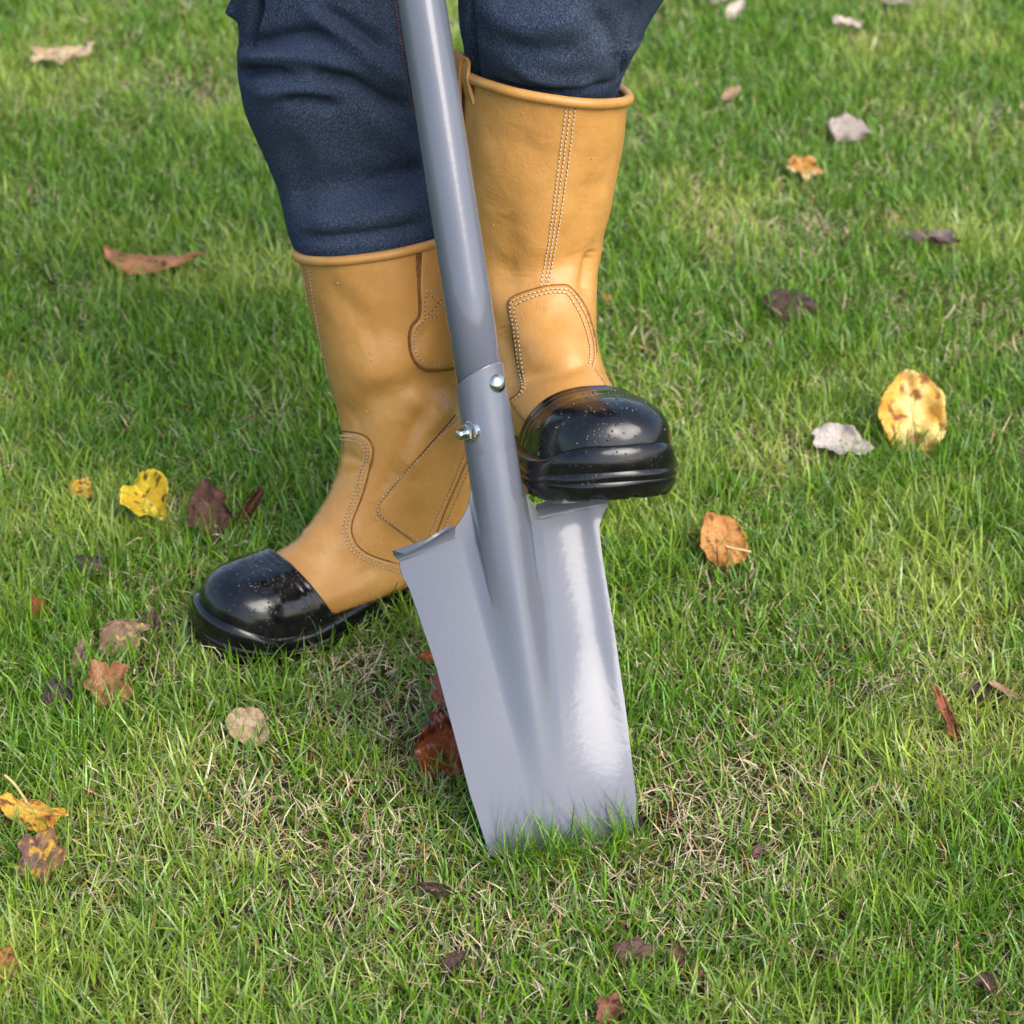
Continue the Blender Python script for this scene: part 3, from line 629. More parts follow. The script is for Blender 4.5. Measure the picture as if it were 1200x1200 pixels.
def make_jeans():
    """both legs and the seat as one garment"""
    parts = []
    def leg(st, hips, cre, seed, ext):
        ctr = []; hw = []
        for y, xl, xr, yw, el in st:
            ctr.append(ypt((xl+xr)/2, y, yw)); z = (ctr[-1]-CP)@FW; hw.append(((xr-xl)/2*z/FPX, el))
        C = np.array(ctr+[A3(*h[:3]) for h in hips]); Hw = np.array(hw+[h[3:5] for h in hips])
        nr = 260; t = np.linspace(0, len(C)-1, nr); c = spline(C, t); q = spline(Hw, t); T = np.gradient(c, axis=0); kk = np.exp(-(np.arange(-60, 61)/26.)**2); kk /= kk.sum()
        T = nrm(np.stack([np.convolve(np.pad(T[:, i], 60, 'edge'), kk, 'valid') for i in range(3)], 1))
        e1 = nrm(RT-(T@RT)[:, None]*T); e2 = np.cross(T, e1); nc = 200; th = np.linspace(0, 2*math.pi, nc, endpoint=False)
        V = (c[:, None]+e1[:, None]*(np.cos(th)[None, :, None]*q[:, :1, None])+e2[:, None]*(np.sin(th)[None, :, None]*(q[:, :1]*q[:, 1:])[:, :, None])).reshape(-1, 3)
        F = gridf(nr, nc); nv = grid_normals(V, nr, nc); cen = c.repeat(nc, 0)
        if ((V-cen)*nv).sum(1).mean() < 0: nv = -nv
        bv = bvh_of(V, F); V = V+nv*((fbm((V-PBASE)*16, seed, 3)-.5)*.008)[:, None]
        for pts, d, s in cre: crease(V, nv, bv, np.array(pts, float), d*1.3, s*.8)
        Fl = [tuple(f) for f in F]+[tuple(range(nc))[::-1], tuple((nr-1)*nc+j for j in range(nc))]
        return V, Fl, bvh_of(V, F)
    L = leg([(345, 376, 512, 2.075, .84), (300, 352, 520, 2.075, .86), (255, 334, 516, 2.085, .92), (205, 322, 506, 2.11, .95), (150, 303, 502, 2.11, .95), (100, 284, 497, 2.105, .95), (55, 278, 492, 2.105, .95), (15, 278, 484, 2.11, .95)],
            [(-.185, 2.13, .68, .088, .95), (-.15, 2.24, .80, .098, .95), (-.10, 2.36, .93, .105, 1.), (-.08, 2.4, 1.0, .10, 1.)],
            [([(284, 62), (292, 40), (300, 10), (302, -8)], -.014, .006), ([(278, 45), (272, 28), (278, 10)], .008, .010),
             ([(288, 54), (330, 45), (370, 42), (392, 52)], -.009, .008), ([(285, 68), (330, 66), (380, 72), (420, 85)], .006, .008), ([(282, 86), (310, 84), (345, 90)], -.010, .007),
             ([(375, 10), (420, 35), (460, 60)], -.008, .008), ([(350, 5), (400, 40), (440, 75), (475, 100)], .006, .010), ([(370, 88), (410, 95), (450, 115), (480, 128)], -.009, .007),
             ([(330, 118), (360, 118), (395, 126)], -.006, .008), ([(300, 110), (350, 105), (400, 110)], .005, .010), ([(420, 130), (450, 150), (490, 190)], .005, .014), ([(340, 150), (350, 200), (360, 250)], -.003, .02),
             ([(355, 262), (420, 258), (490, 245)], .004, .012), ([(350, 280), (420, 276), (500, 262)], -.004, .007), ([(430, 215), (470, 210), (500, 200)], -.005, .012), ([(470, 0), (476, 60), (488, 120), (500, 160)], -.006, .006)], 21, 0)
    R = leg([(150, 592, 690, 1.985, .8), (110, 558, 722, 1.975, .84), (85, 547, 730, 1.97, .86), (55, 540, 740, 1.965, .88), (20, 535, 757, 1.955, .9), (-20, 536, 772, 1.955, .9)],
            [(.09, 1.96, .74, .092, .95), (.10, 2.10, .83, .098, .95), (.09, 2.32, .93, .105, 1.), (.07, 2.38, 1.0, .10, 1.)],
            [([(556, 100), (553, 60), (551, 20), (552, -10)], -.006, .006), ([(600, 80), (650, 98), (700, 92)], .004, .010), ([(570, 95), (640, 112), (715, 98)], -.004, .006), ([(726, 90), (740, 40), (752, -5)], -.004, .004),
             ([(560, 10), (620, 30), (700, 20)], .004, .018), ([(580, 50), (640, 62), (690, 55)], -.003, .014), ([(690, 10), (715, 45), (722, 80)], -.004, .010)], 33, 0)
    th = np.linspace(0, 2*math.pi, 64, endpoint=False); pel = []
    for z, y, a, b in ((.86, 2.37, .13, .09), (.92, 2.38, .18, .12), (1.0, 2.40, .185, .125), (1.05, 2.40, .175, .115)):
        pel.append(np.stack([.0+a*np.cos(th), y+b*np.sin(th), np.full(64, z)], 1))
    P = (np.concatenate(pel), [tuple(f) for f in gridf(4, 64)]+[tuple(range(64))[::-1], tuple(range(192, 256))])
    V, F = join([L[:2], R[:2], P])
    o = obj('jeans', V, F, DENIM, parent=PERSON, origin=PBASE); o['label'] = 'blue denim jeans tucked into the boots'
    st = []
    for bvh, pts in ((L[2], [(462, -5), (466, 25), (471, 60), (477, 95), (483, 130)]),):
        st += stitches(bvh, np.array(pts, float), .003, .002, .0004)
    if st:
        V, F = join(st); obj('seam_stitching', V, F, ORANGE, parent=o, origin=PBASE, smooth=False, kind='stuff')
make_jeans()
def make_beads(B, boxes, nb, mat, cap=False):
    """rain beads on the leather"""
    boot, rim, W, bv, out = B[:5]; bv = B[5] if cap else bv; parts = []; th = np.linspace(0, 2*math.pi, 8, endpoint=False)
    for k in range(nb):
        x0, y0, x1, y1 = boxes[rng.integers(len(boxes))]; h = cast(bv, rng.uniform(x0, x1), rng.uniform(y0, y1))
        if not h: continue
        p, n = h; t = nrm(np.cross(n, A3(.3, .2, .9))); b = np.cross(n, t); r = .0003+(.0010 if cap else .0006)*rng.random()**3; p = p+n*(.0003 if cap else .0008)
        V = [p+(np.cos(th)[:, None]*t+np.sin(th)[:, None]*b*rng.uniform(.8, 1.5))*r*q+n*r*z for q, z in ((1.05, -.8), (1, .1), (.75, .5), (.3, .7))]
        parts.append((np.concatenate(V), [tuple(f) for f in gridf(4, 8)]+[tuple(range(24, 32))]))
    V, F = join(parts); obj('water_beads', V, F, mat, parent=boot, origin=PBASE, kind='stuff')
BEAD = mat_plain('bead_on_leather', (.56, .32, .12), .06, .8, bs=40., bstr=.02); BEADK = mat_plain('bead_on_rubber', (.02, .02, .022), .05, .9, bs=40., bstr=.02)
make_beads(BL, [(280, 600, 480, 720), (400, 480, 550, 660), (340, 300, 530, 480)], 70, BEAD)
make_beads(BR, [(560, 110, 720, 320), (600, 340, 720, 480)], 14, BEAD)
make_beads(BL, [(235, 645, 390, 730), (290, 650, 370, 690)], 300, BEADK, True); make_beads(BR, [(618, 455, 790, 540), (680, 455, 780, 490)], 200, BEADK, True)
def make_loops():
    """strap loops sewn over the collar of the raised boot"""
    boot, rim, W, bv, out = BR[:5]
    h = cast(bv, 552, 112)
    c = ypt(543, 75, h[0][1]+.012); p = [h[0]+A3(-.001, .004, -.005), h[0]+A3(-.006, .006, .015), c+A3(.001, .0, .006), c+A3(-.005, .006, .004), ypt(534, 100, h[0][1]+.02), ypt(536, 150, h[0][1]+.018), ypt(541, 185, h[0][1]+.015)]
    P = resample(p, .003); T = nrm(np.gradient(P, axis=0)); wv = A3(-.35, .93, .0)*.0115; nn = nrm(np.cross(T, wv))*.0014
    V = np.stack([P-wv-nn, P+wv-nn, P+wv+nn, P-wv+nn], 1).reshape(-1, 3); n = len(P)
    obj('pull_tab', V, [tuple(f) for f in gridf(n, 4)]+[(3, 2, 1, 0), tuple((n-1)*4+j for j in range(4))], LEATHER, parent=boot, origin=PBASE, smooth=False)
make_loops()

def make_crumbs():
    """earth pushed up where the blade went in"""
    parts = []; c0 = T0+SY*(-T0[2]/SY[2])+A3(.006, -.024, 0); dl = SX-SX[2]/SY[2]*SY; th = np.linspace(0, 2*math.pi, 7, endpoint=False)
    for k in range(260):
        u = rng.choice([-1, 1])*(.05+.045*rng.random()**1.5) if k % 3 else rng.uniform(-.06, .06)
        off_ = rng.normal(.012 if abs(u) > .06 else .028, .014); p = c0+dl*u+A3(rng.normal(0, .004), off_, 0); r = .0012+.0045*rng.random()**2.5
        V = [A3(0, 0, r*.9)]
        for zz, q in ((.6, .75), (-.1, 1.), (-.6, .7)):
            V += [A3(math.cos(t)*r*q*rng.uniform(.75, 1.2), math.sin(t)*r*q*rng.uniform(.75, 1.2), r*zz*rng.uniform(.8, 1.1)) for t in th]
        F = [(0, 1+j, 1+(j+1) % 7) for j in range(7)]+[(1+i*7+j, 8+i*7+j, 8+i*7+(j+1) % 7, 1+i*7+(j+1) % 7) for i in range(2) for j in range(7)]
        parts.append((np.array(V)+p+A3(0, 0, r*.5+.006*rng.random()), F))
    V, F = join(parts); obj('loose_soil', V, F, EARTH, smooth=False, kind='stuff', label='crumbs of dark loose soil at the blade edges', category='soil')
EARTH = mat_plain('damp_earth', (.035, .024, .015), .9, .2, bs=300., bstr=.8, var=.5)
make_crumbs()

# ------------------------------------------------------------------ fallen leaves
def make_leaf(px, py, lpx, wpx, ang, tilt, shape, cols, fold, curl, roll, label, z=.028, stem=0., wet=False, seed=0, spots=.25, group=None, name='fallen_leaf', yaw=0.):
    z = z*.72; g = gpt(px, py, z); dep = (g-CP)@FW; s = dep/FPX; a, b = lpx*s/2, wpx*s/2
    r = np.random.default_rng(1000+seed)
    NR, NT = 15, 72; th = np.linspace(0, 2*math.pi, NT, endpoint=False); rad = np.linspace(0.02, 1, NR)
    c, sn = np.cos(th), np.sin(th)
    if shape == 'ovate': R = 1-.10*(1-c)*0+.16*np.maximum(0, c)**12+.05*np.maximum(0, -c)**10+.025*np.sin(th*22)
    elif shape == 'round': R = 1+.24*np.maximum(0, c)**30-.10*np.maximum(0, -c)**16+.018*np.sin(th*30)
    elif shape == 'lobed': R = .72+.30*np.abs(np.cos(2.5*th))**1.4+.06*np.sin(th*13+1)
    elif shape == 'oak': R = .80+.17*np.cos(7*th+.5)*np.abs(sn)**.5+.05*np.sin(th*15)
    else: R = .9+.12*np.sin(3*th+seed)+.10*np.sin(5*th+2*seed)+.05*np.sin(11*th)
    R = R*(1+.10*(vnoise(np.stack([c*2.2+5, sn*2.2+seed*3.1], 1), seed)-.5)*2)
    X = (rad[:, None]*R*c).ravel(); Y = (rad[:, None]*R*sn).ravel(); rr = np.repeat(rad, NT)
    if shape in ('ovate', 'oak'): Y = Y*(1.06-.25*X-.1*X*X)
    # veins
    side = np.abs(Y); k = (X+.75*side)*5.2; lat = np.abs((k % 1)-.5)*2; vein = np.maximum(np.exp(-(Y/.035)**2), .75*np.exp(-((1-lat)/.14)**2)*np.clip(1.1-rr, 0, 1))
    x, y = X*a, Y*b; m = min(a, b)
    zz = fold*np.abs(y)*1.0+.10*m*vein*(-1)**seed*.35
    crk = fbm(np.stack([X*2.3, Y*2.3, np.full(len(X), seed*1.7)], 1), seed, 3)-.5
    zz = zz+crk*m*.95*rr**1.4+.10*m*np.sin(np.arctan2(Y, X)*6+seed)*rr**3
    # curl across (roll) and along (curl)
    def bend(p, q, kq):
        if abs(kq) < 1e-3: return p, q
        Rr = 1/kq; t = p*kq; return (Rr-q)*np.sin(t), Rr-(Rr-q)*np.cos(t)
    y, zz = bend(y, zz, roll/max(b, 1e-6)); x, zz = bend(x, zz, curl/max(a, 1e-6))
    ca, sa = math.cos(math.radians(ang)), math.sin(math.radians(ang)); x, y = ca*x-sa*y, sa*x+ca*y
    # lying on the grass, tipped up towards the viewer by tilt degrees, then turned about the vertical
    t_ = math.radians(tilt); ex = A3(1, 0, 0); ey = A3(0, math.cos(t_), math.sin(t_)); ez = A3(0, -math.sin(t_), math.cos(t_))
    yw = math.radians(yaw); Rz = np.array([[math.cos(yw), -math.sin(yw), 0], [math.sin(yw), math.cos(yw), 0], [0, 0, 1]])
    loc = lambda x_, y_, z_: (np.outer(x_, ex)+np.outer(y_, ey)+np.outer(z_, ez))@Rz.T
    Q = loc(x, y, zz); Q[:, :] -= Q.mean(0)*A3(1, 1, .0)
    dz = max(0, .012-(g[2]+Q[:, 2].min())); Q[:, 2] += dz*.6
    V = g+Q
    # colour: what the leaf is: base, second tone, vein, blotches
    c1, c2, cv, cs = [np.array(q, float) for q in cols]
    n1 = fbm(np.stack([X*1.6+seed, Y*1.6], 1), seed+5, 3); n2 = fbm(np.stack([X*5+seed, Y*5], 1), seed+9, 3)
    q = np.clip((n1-.42)*5+(rr-.6)*.8, 0, 1)[:, None]; Cc = c1*(1-q)+c2*q
    v_ = (vein*.5)[:, None]; Cc = Cc*(1-v_)+cv*v_
    s_ = np.clip((n2-(.72-spots*.4))*9, 0, 1)[:, None]; Cc = Cc*(1-s_)+cs*s_
    idx = gridf(NR, NT); n0 = len(V)
    F = [tuple(f) for f in idx]+[tuple(range(NT))[::-1]]
    nv = grid_normals(V, NR, NT)
    Vb = V-nv*.0004; F2 = F+[tuple(i+n0 for i in f[::-1]) for f in F]+[((NR-1)*NT+j, (NR-1)*NT+(j+1) % NT, n0+(NR-1)*NT+(j+1) % NT, n0+(NR-1)*NT+j) for j in range(NT)]
    base = A3(g[0], g[1], 0)
    o = obj(name, np.concatenate([V, Vb]), F2, WETLEAF if wet else LEAF, origin=base, attrs={'Col': np.concatenate([Cc, Cc])})
    o['label'] = label; o['category'] = 'leaf'; o['group'] = group or 'fallen leaves on the lawn'
    if stem:
        j = NT//2; p0 = V[(NR-1)*NT+j]; p00 = V[(NR-4)*NT+j]; d = nrm(p0-p00); L_ = abs(stem)*s
        P = resample([p00, p0, p0+d*L_*.5+A3(0, 0, .1*L_), p0+d*L_+A3(.08*L_, 0, .3*L_)], .002)
        Vs, Fs = tube(P, np.linspace(.0009, .0013, len(P)), 8)
        so = obj('stem', Vs, Fs, STEM, parent=o, origin=base)
    return o
STEM = mat_plain('leaf_stem', (.55, .40, .18), .6, .3, bs=200., var=.2)
TAN = ((.30, .15, .06), (.22, .10, .04), (.42, .25, .12), (.08, .04, .02)); YEL = ((.72, .46, .05), (.62, .33, .03), (.78, .6, .2), (.18, .07, .015))
PALE = ((.58, .44, .28), (.45, .30, .16), (.66, .52, .36), (.3, .16, .07)); GREY = ((.40, .34, .29), (.30, .24, .20), (.48, .42, .36), (.16, .11, .08))
RUST = ((.26, .08, .028), (.18, .05, .02), (.36, .15, .06), (.06, .02, .012)); DARK = ((.075, .038, .026), (.045, .022, .02), (.15, .08, .05), (.02, .01, .01))
PURP = ((.105, .07, .07), (.07, .045, .05), (.18, .13, .12), (.03, .02, .02)); ORNG = ((.58, .26, .06), (.48, .17, .04), (.66, .38, .14), (.16, .06, .02))
def make_leaves():
    k = 0
    def lf(*a, **kw):
        nonlocal k; k += 1; kw.setdefault('seed', k); return make_leaf(*a, **kw)
    # px, py, length, width (pixels), in-plane angle, tip-up, shape, colours, fold, curl, roll
    lf(71, 68, 82, 44, 14, 6, 'frag', PALE, .1, .5, .6, 'torn cream leaf curled on the blurred grass near the upper left corner', z=.035, spots=.1)
    lf(178, 307, 112, 50, -12, -8, 'ovate', ((.50, .22, .10), (.40, .15, .06), (.6, .3, .15), (.15, .05, .02)), .3, .2, -1.3, 'long russet leaf curled into a tent left of the jeans', z=.035, spots=.1)
    lf(96, 574, 30, 26, 60, 30, 'ovate', YEL, .2, .3, .2, 'small yellow leaf half sunk in grass left of the folded yellow leaf', z=.025, spots=.45)
    lf(172, 593, 60, 66, -50, 40, 'round', ((.80, .62, .05), (.74, .5, .04), (.85, .7, .2), (.10, .05, .03)), 1.1, .15, .1, 'bright yellow folded leaf with a dark spot near the left toe cap', z=.03, spots=.2)
    lf(246, 607, 70, 52, 105, 42, 'ovate', ((.13, .062, .040), (.085, .036, .025), (.24, .13, .09), (.03, .012, .01)), .25, .2, .5, 'dark brown veined leaf standing up behind the black toe cap', z=.03, spots=.1)
    lf(294, 598, 50, 28, 62, 45, 'ovate', ((.12, .03, .02), (.08, .02, .014), (.2, .07, .04), (.03, .01, .01)), .3, .3, 1.4, 'small rolled dark red leaf touching the grass beside the tan boot', z=.03)
    lf(105, 667, 58, 36, -18, 8, 'lobed', PURP, .2, .4, .5, 'shrivelled grey purple leaf below the folded yellow leaf', z=.022)
    lf(43, 714, 30, 28, 110, 30, 'lobed', ((.30, .09, .02), (.22, .06, .015), (.4, .16, .05), (.08, .02, .01)), .3, .3, .4, 'small orange brown leaf sunk in grass at the left edge', z=.02)
    lf(62, 749, 18, 9, -30, 10, 'ovate', GREY, .2, .2, .4, 'tiny grey brown leaf scrap just below the small orange brown leaf', z=.022)
    lf(145, 752, 54, 48, 28, 35, 'ovate', ((.24, .155, .105), (.2, .12, .08), (.33, .22, .14), (.5, .4, .12)), .15, .3, .4, 'grey brown leaf with a yellow margin left of the black toe cap', z=.026, spots=.3)
    lf(177, 736, 40, 26, 85, 30, 'ovate', ((.10, .075, .04), (.07, .05, .03), (.16, .12, .07), (.03, .02, .01)), .2, .3, .5, 'dark olive brown leaf nearest the left toe cap', z=.02)
    lf(92, 780, 48, 22, 82, 38, 'ovate', ((.24, .17, .12), (.18, .12, .08), (.34, .25, .18), (.08, .05, .04)), .3, .3, .9, 'narrow grey brown leaf standing beside the tan lobed leaf', z=.024)
    lf(126, 806, 66, 62, 120, 35, 'lobed', ((.36, .19, .09), (.29, .13, .05), (.46, .28, .15), (.12, .05, .02)), .3, .25, .3, 'tan brown lobed leaf folded upward among the left hand leaves', z=.028, spots=.1)
    lf(70, 818, 50, 44, 60, 25, 'lobed', PURP, .3, .4, .4, 'spiky dark grey brown leaf left of the tan lobed leaf', z=.02)
    lf(292, 862, 56, 44, -40, 30, 'ovate', ((.50, .37, .22), (.42, .3, .17), (.58, .45, .3), (.25, .15, .08)), .1, .3, .3, 'plain beige leaf half buried in grass below the left toe cap', z=.012, spots=.05)
    lf(38, 950, 88, 46, 162, 8, 'ovate', ((.68, .40, .05), (.62, .28, .03), (.8, .62, .25), (.22, .07, .015)), -.15, .35, -.8, 'yellow orange leaf with an upright pale stem at the left edge', z=.04, stem=-0., spots=.35)
    lf(48, 1012, 70, 62, 70, 40, 'lobed', ((.17, .085, .075), (.24, .13, .05), (.30, .18, .08), (.50, .30, .03)), .2, .2, .2, 'purple and yellow lobed leaf below the stemmed yellow leaf', z=.026, spots=.35)
    lf(8, 1132, 40, 34, 80, 35, 'ovate', ((.40, .16, .05), (.3, .1, .03), (.5, .25, .1), (.1, .04, .02)), .2, .3, .4, 'orange brown leaf cut off by the left edge near the bottom', z=.025)
    lf(104, 928, 18, 14, 20, 20, 'frag', RUST, .2, .2, .3, 'tiny rusty leaf scrap right of the stemmed yellow leaf', z=.02)
    lf(108, 1150, 36, 18, 110, 25, 'ovate', DARK, .2, .3, .5, 'dark leaf scrap deep in the grass near the lower left', z=.015)
    lf(507, 773, 32, 22, -8, 20, 'ovate', ((.42, .14, .035), (.34, .1, .025), (.5, .22, .08), (.1, .03, .01)), .3, .3, .8, 'small rust leaf touching the upper left edge of the blade', z=.028)
    lf(515, 815, 60, 30, 105, 30, 'oak', ((.24, .055, .018), (.17, .04, .015), (.3, .1, .04), (.05, .015, .01)), .2, .2, .4, 'narrow wet reddish leaf partly hidden behind the left blade edge', z=.022, wet=True)
    lf(526, 878, 100, 86, 60, 40, 'ovate', ((.30, .065, .014), (.20, .038, .012), (.36, .11, .03), (.05, .014, .010)), .4, .3, .5, 'large wet red brown leaf tucked behind the lower blade edge', z=.03, wet=True, spots=.5)
    lf(862, 14, 34, 22, 55, 28, 'ovate', ((.60, .52, .42), (.5, .42, .33), (.7, .6, .5), (.3, .2, .15)), .3, .2, .6, 'pale pointed leaf at the top edge right of the jeans', z=.035)
    lf(843, 2, 24, 16, 30, 20, 'ovate', GREY, .3, .2, .6, 'small pale leaf cut by the top edge beside the pointed one', z=.03)
    lf(991, 30, 38, 26, -12, 5, 'frag', ((.66, .55, .46), (.56, .45, .36), (.72, .6, .5), (.35, .25, .2)), .3, .4, .4, 'small whitish torn leaf near the top right of the lawn', z=.035)
    lf(857, 112, 30, 18, 48, 25, 'ovate', ((.48, .34, .22), (.36, .22, .12), (.55, .4, .28), (.1, .05, .03)), .3, .3, .8, 'small tan leaf with a dark tip right of the raised boot collar', z=.03)
    lf(996, 152, 46, 38, -18, 24, 'ovate', ((.46, .38, .32), (.38, .31, .26), (.54, .46, .4), (.2, .15, .12)), .12, .2, -.4, 'oval grey leaf with fine ribs in the upper right lawn', z=.035, spots=.05)
    lf(941, 198, 46, 36, -25, 28, 'lobed', ((.58, .28, .06), (.66, .46, .25), (.7, .45, .2), (.2, .07, .02)), .2, .3, .4, 'orange and cream broken leaf below the oval grey leaf', z=.035, spots=.3)
    lf(1092, 283, 72, 36, -10, 6, 'frag', ((.10, .06, .05), (.24, .19, .17), (.3, .22, .18), (.03, .015, .015)), .3, .4, .7, 'crumpled dark leaf with a pale end at the right', z=.03)
    lf(928, 358, 64, 46, -8, 20, 'ovate', ((.10, .055, .045), (.065, .035, .04), (.2, .12, .07), (.03, .012, .014)), .15, .25, -.5, 'dark purple brown leaf lying right of the raised boot', z=.03)
    lf(985, 521, 66, 50, -14, 18, 'ovate', ((.58, .51, .46), (.46, .39, .34), (.64, .57, .52), (.26, .2, .17)), .12, .25, .35, 'whitish grey leaf beside the big yellow leaf', z=.03, spots=.1)
    lf(1068, 493, 94, 82, 96, 58, 'round', ((.86, .66, .24), (.78, .42, .07), (.92, .78, .42), (.30, .11, .03)), .14, .12, .2, 'big round yellow leaf with brown blotches standing on the right lawn', z=.05, spots=.36, seed=41)
    lf(848, 641, 70, 56, 118, 42, 'round', ((.55, .26, .075), (.47, .2, .05), (.62, .36, .15), (.2, .07, .02)), .10, .25, .35, 'orange brown leaf with a pale stem right of the blade', z=.035, stem=0., spots=.2)
    lf(1108, 842, 66, 24, 108, 38, 'ovate', ((.42, .16, .07), (.32, .11, .045), (.5, .25, .13), (.1, .03, .02)), .3, .3, 1.1, 'narrow rust leaf curled upright in the right lawn', z=.03)
    lf(1158, 815, 44, 28, -10, 15, 'ovate', ((.08, .035, .04), (.05, .022, .03), (.13, .07, .06), (.02, .01, .012)), .2, .3, .5, 'dark purple leaf near the right edge beneath a tan strip', z=.02)
    lf(1176, 810, 42, 12, -38, 15, 'ovate', ((.46, .30, .17), (.38, .22, .12), (.52, .38, .24), (.2, .1, .05)), .2, .3, .5, 'tan strip of leaf crossing the dark purple leaf at the right edge', z=.03)
    lf(889, 1000, 26, 16, 50, 15, 'frag', ((.22, .10, .07), (.10, .05, .06), (.3, .15, .1), (.03, .015, .02)), .3, .4, .6, 'small dark pinkish leaf scrap in the dry grass right of the blade tip', z=.02)
    lf(742, 1118, 52, 40, 15, 15, 'lobed', ((.14, .075, .055), (.10, .05, .04), (.2, .12, .09), (.04, .02, .015)), .3, .4, .4, 'brown lobed leaf in the grass below the blade', z=.018)
    lf(793, 1124, 34, 24, 80, 20, 'ovate', ((.16, .08, .055), (.11, .055, .04), (.22, .13, .09), (.04, .02, .015)), .3, .4, .4, 'brown leaf just right of the lobed leaf below the blade', z=.015)
    lf(815, 1142, 22, 16, 100, 20, 'ovate', ((.28, .14, .09), (.2, .1, .06), (.34, .2, .13), (.06, .03, .02)), .3, .4, .4, 'small pinkish brown scrap right of the brown leaf near the bottom', z=.015)
    lf(532, 1132, 50, 30, 40, 20, 'lobed', DARK, .3, .4, .5, 'dark brown leaf with a thin stalk in the lower middle grass', z=.018)
    lf(510, 1045, 46, 22, -10, 10, 'ovate', DARK, .3, .3, .7, 'dark curled leaf in dry grass left below the blade tip', z=.018)
    lf(714, 1190, 46, 40, 70, 25, 'lobed', ((.26, .10, .06), (.2, .07, .04), (.32, .16, .1), (.06, .02, .02)), .3, .3, .3, 'reddish brown leaf at the bottom edge below the blade', z=.018)
    lf(1162, 1156, 34, 28, -40, 20, 'ovate', ((.10, .055, .04), (.07, .04, .03), (.36, .16, .04), (.03, .02, .015)), .3, .3, .4, 'dark leaf with an orange rib in the lower right corner', z=.022)
    lf(366, 886, 34, 12, 80, 30, 'ovate', ((.16, .05, .025), (.11, .035, .02), (.2, .08, .04), (.04, .015, .01)), .3, .3, .8, 'thin dark red leaf upright in grass right of the beige leaf', z=.018)
    lf(712, 350, 13, 12, 40, 20, 'ovate', ORNG, .2, .2, .3, 'tiny orange leaf scrap on the grass just right of the raised boot ankle', z=.025)
    lf(1052, 4, 40, 20, 10, 5, 'frag', GREY, .2, .3, .4, 'blurred grey leaf at the top edge toward the right', z=.03)
make_leaves()
def add_stem(label_part, pts, z0):
    for o in bpy.data.objects:
        if o.get('label', '').startswith(label_part):
            b = np.array(o.location); y0 = gpt(pts[0][0], pts[0][1], z0)[1]
            P = resample([ypt(x, y, y0) for x, y in pts], .002); V, F = tube(P, np.linspace(.0014, .0011, len(P)), 8)
            obj('stem', V, F, STEM, parent=o, origin=b)
add_stem('yellow orange leaf', [(32, 942), (26, 932), (16, 918), (5, 908)], .055)
add_stem('orange brown leaf with a pale stem', [(850, 640), (862, 643), (873, 645), (880, 647)], .045)

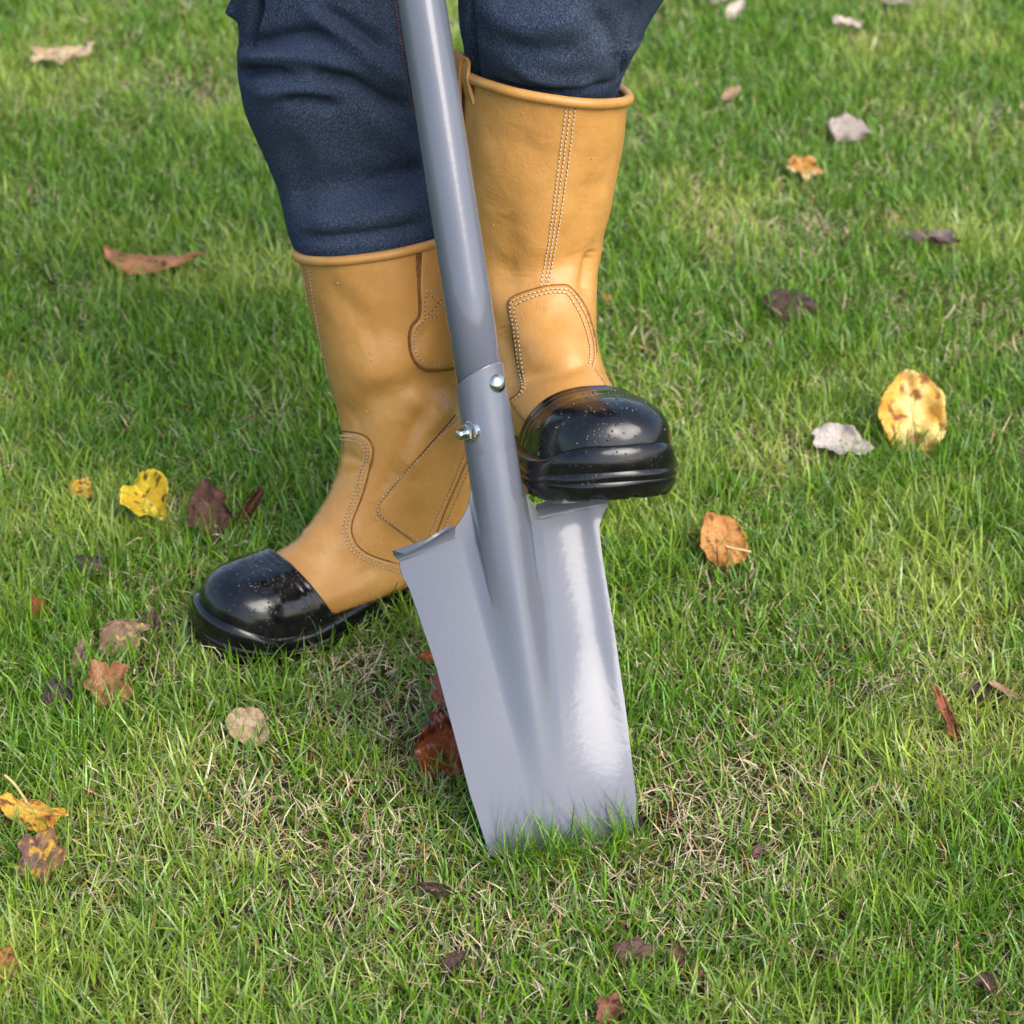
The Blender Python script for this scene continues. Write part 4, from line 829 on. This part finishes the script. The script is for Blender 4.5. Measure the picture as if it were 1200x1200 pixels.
# ------------------------------------------------------------------ grass
def make_grass():
    def inpoly(P, poly):
        x, y = P[:, 0], P[:, 1]; c = np.zeros(len(P), bool); j = len(poly)-1
        for i in range(len(poly)):
            xi, yi = poly[i]; xj, yj = poly[j]
            c ^= ((yi > y) != (yj > y)) & (x < (xj-xi)*(y-yi)/(yj-yi+1e-12)+xi); j = i
        return c
    n = 1300000
    P = np.stack([rng.uniform(-1.7, 1.7, n), rng.uniform(1.15, 4.9, n)], 1)
    px = project(np.concatenate([P, np.zeros((n, 1))], 1)); ins = (px[:, 0] > -90) & (px[:, 0] < 1290) & (px[:, 1] > -60) & (px[:, 1] < 1330)
    dens = np.where(ins, np.interp(P[:, 1], [1.2, 2.0, 3.0, 4.2], [.92, .9, .62, .42]), .10)
    # bare, dry places
    dry = np.clip((fbm(P*3.1+40, 3, 3)-.54)*4, 0, 1)*.42+np.clip((fbm(P*11., 8, 2)-.58)*5, 0, 1)*.35
    for x, y, r, k in ((440, 820, 85, .98), (480, 900, 60, .85), (300, 960, 100, .75), (800, 990, 110, .92), (880, 950, 90, .75), (1100, 880, 80, .5), (440, 1010, 130, .75), (560, 1080, 100, .6), (1130, 790, 70, .45), (860, 800, 80, .45), (640, 1050, 90, .45), (920, 1010, 70, .5)):
        g = gpt(x, y)[:2]; d = np.hypot(P[:, 0]-g[0], (P[:, 1]-g[1])*.65)/(r/1250.); dry = np.maximum(dry, k*np.exp(-d**2))
    dens = dens*(1-.35*dry)
    keep = rng.random(n) < dens
    sole = BL[2](np.stack([BL[4][:, 0], BL[4][:, 1], np.zeros(len(BL[4]))], 1))[:, :2]
    ctr_ = T0+SY*(-T0[2]/SY[2])+A3(.006, -.026, 0); dl = SX-SX[2]/SY[2]*SY; ne = 800; ue = rng.uniform(-.066, .066, ne)
    Pe = (ctr_+ue[:, None]*dl)[:, :2]+np.stack([rng.normal(0, .004, ne), -.003-.028*rng.random(ne)**1.5], 1)
    P = np.concatenate([P[keep], Pe]); dry = np.concatenate([dry[keep], rng.uniform(0, .7, ne)]); k2 = ~inpoly(P, sole); P = P[k2]; dry = dry[k2]; m = len(P)
    print('grass blades', m)
    isdry = rng.random(m) < (.11+.60*dry)
    clump = fbm(P*26, 17, 2); tall = fbm(P*5, 23, 2); tall[-ne:] += .5+rng.uniform(0, 1.6, ne)**1.5
    L = np.where(isdry, rng.uniform(.010, .034, m), (.022+.032*rng.random(m)**1.4)*(.66+.55*clump)*(.8+.4*tall)*(1-.28*dry))
    Wd = np.where(isdry, rng.uniform(.0007, .0015, m), rng.uniform(.0010, .0023, m))*np.interp(P[:, 1], [1.5, 3, 4.5], [1, 1.15, 1.5])
    az = vnoise(P*30, 5)*2*math.pi*1.6+rng.normal(0, 2.0, m)
    lean = np.where(isdry, rng.uniform(.75, 1.5, m), np.abs(rng.normal(.66, .38, m))+.06); lean = np.clip(lean, .05, 1.5)
    bendk = np.where(isdry, rng.normal(.1, .9, m), np.abs(rng.normal(.32, .28, m)))
    d = np.stack([np.cos(az), np.sin(az)], 1); sid = np.stack([-d[:, 1], d[:, 0], rng.normal(0, .35, m)], 1); sid = nrm(sid)
    tw = rng.normal(0, .6, m); ct, st_ = np.cos(tw)[:, None], np.sin(tw)[:, None]; sid = nrm(sid*ct+np.concatenate([d, np.zeros((m, 1))], 1)*st_)
    lv = [0., .36, .70, 1.]; wv = [.85, 1., .72, 0.]
    pos = np.concatenate([P, np.where(isdry, rng.uniform(-.002, .012, m), rng.uniform(-.004, .004, m))[:, None]], 1); C = [pos]; ang = lean-bendk*.5
    for a, b in zip(lv, lv[1:]):
        am = np.clip(ang+bendk*((a+b)/2)*1.4, .02, 1.62); dl = (L*(b-a))[:, None]
        pos = pos+dl*np.concatenate([d*np.sin(am)[:, None], np.cos(am)[:, None]], 1); pos[:, 2] = np.maximum(pos[:, 2], .003); C.append(pos)
    # no blade may pass through the spade
    uu = np.stack([(c-T0)@SX for c in C], 1); vvv = np.stack([(c-T0)@SY for c in C], 1); sd = np.stack([(c-T0)@SN for c in C], 1)-BLADE_N(uu, np.clip(vvv, -.29, -1e-4))
    near = ((uu > WL(vvv)-.004) & (uu < WR(vvv)+.004)).any(1); fr = sd[:, 0] > 0
    okb = ~(near & np.where(fr, sd.min(1) < .001, sd.max(1) > -.016))
    # nor through the standing boot
    ctr = sole.mean(0); grown = ctr+(sole-ctr)*1.0
    for c in C[1:]: okb &= ~(inpoly(c[:, :2], grown) & (c[:, 2] < .07))
    sel = np.where(okb)[0]; C = [c[sel] for c in C]; sid = sid[sel]; Wd = Wd[sel]; isdry = isdry[sel]; P = P[sel]; dry = dry[sel]; m = len(sel)
    V = np.zeros((m, 7, 3), np.float32)
    for k in range(3):
        h = (Wd*wv[k]/2)[:, None]*sid; V[:, 2*k] = C[k]-h; V[:, 2*k+1] = C[k]+h
    V[:, 6] = C[3]
    base = np.arange(m)[:, None]*7
    F = np.stack([base+np.array([a]) for a in ((0, 1, 3), (0, 3, 2), (2, 3, 5), (2, 5, 4), (4, 5, 6))], 1).reshape(-1, 3)
    # colour of each blade
    hue = fbm(P*7, 31, 3)[:, None]; r1 = rng.random((m, 1)); r2 = rng.random((m, 1))
    ga, gb, gc = A3(.058, .165, .006), A3(.19, .37, .016), A3(.46, .54, .09)
    g = ga*(1-r1)+gb*r1; q = np.clip((hue-.5)*3+r2*.9-.35, 0, 1)*.7; g = g*(1-q)+gc*q
    blu = (rng.random((m, 1)) < .10); g = np.where(blu, g*A3(.9, 1.0, 2.2)+A3(.04, .045, .05), g)
    st = A3(.80, .68, .45)*(1-r1)+A3(.48, .36, .19)*r1; st = np.where(r2 < .12, A3(.46, .26, .06), st)
    col = np.where(isdry[:, None], st, g*(.75+.5*rng.random((m, 1))))
    Cc = np.repeat(col[:, None], 7, 1)
    Cc[:, 0:2] = Cc[:, 0:2]*.7+A3(.26, .26, .10)*.3*np.where(isdry, 1., 1.)[:, None, None]      # pale sheath at the foot of a blade
    yt = (rng.random(m) < .18) & ~isdry; Cc[yt, 6] = A3(.42, .33, .10)
    obj('grass', V.reshape(-1, 3), F, GRASS, attrs={'Col': Cc.reshape(-1, 3)}, kind='stuff', label='short green lawn grass mixed with dry straw blades', category='grass')
make_grass()
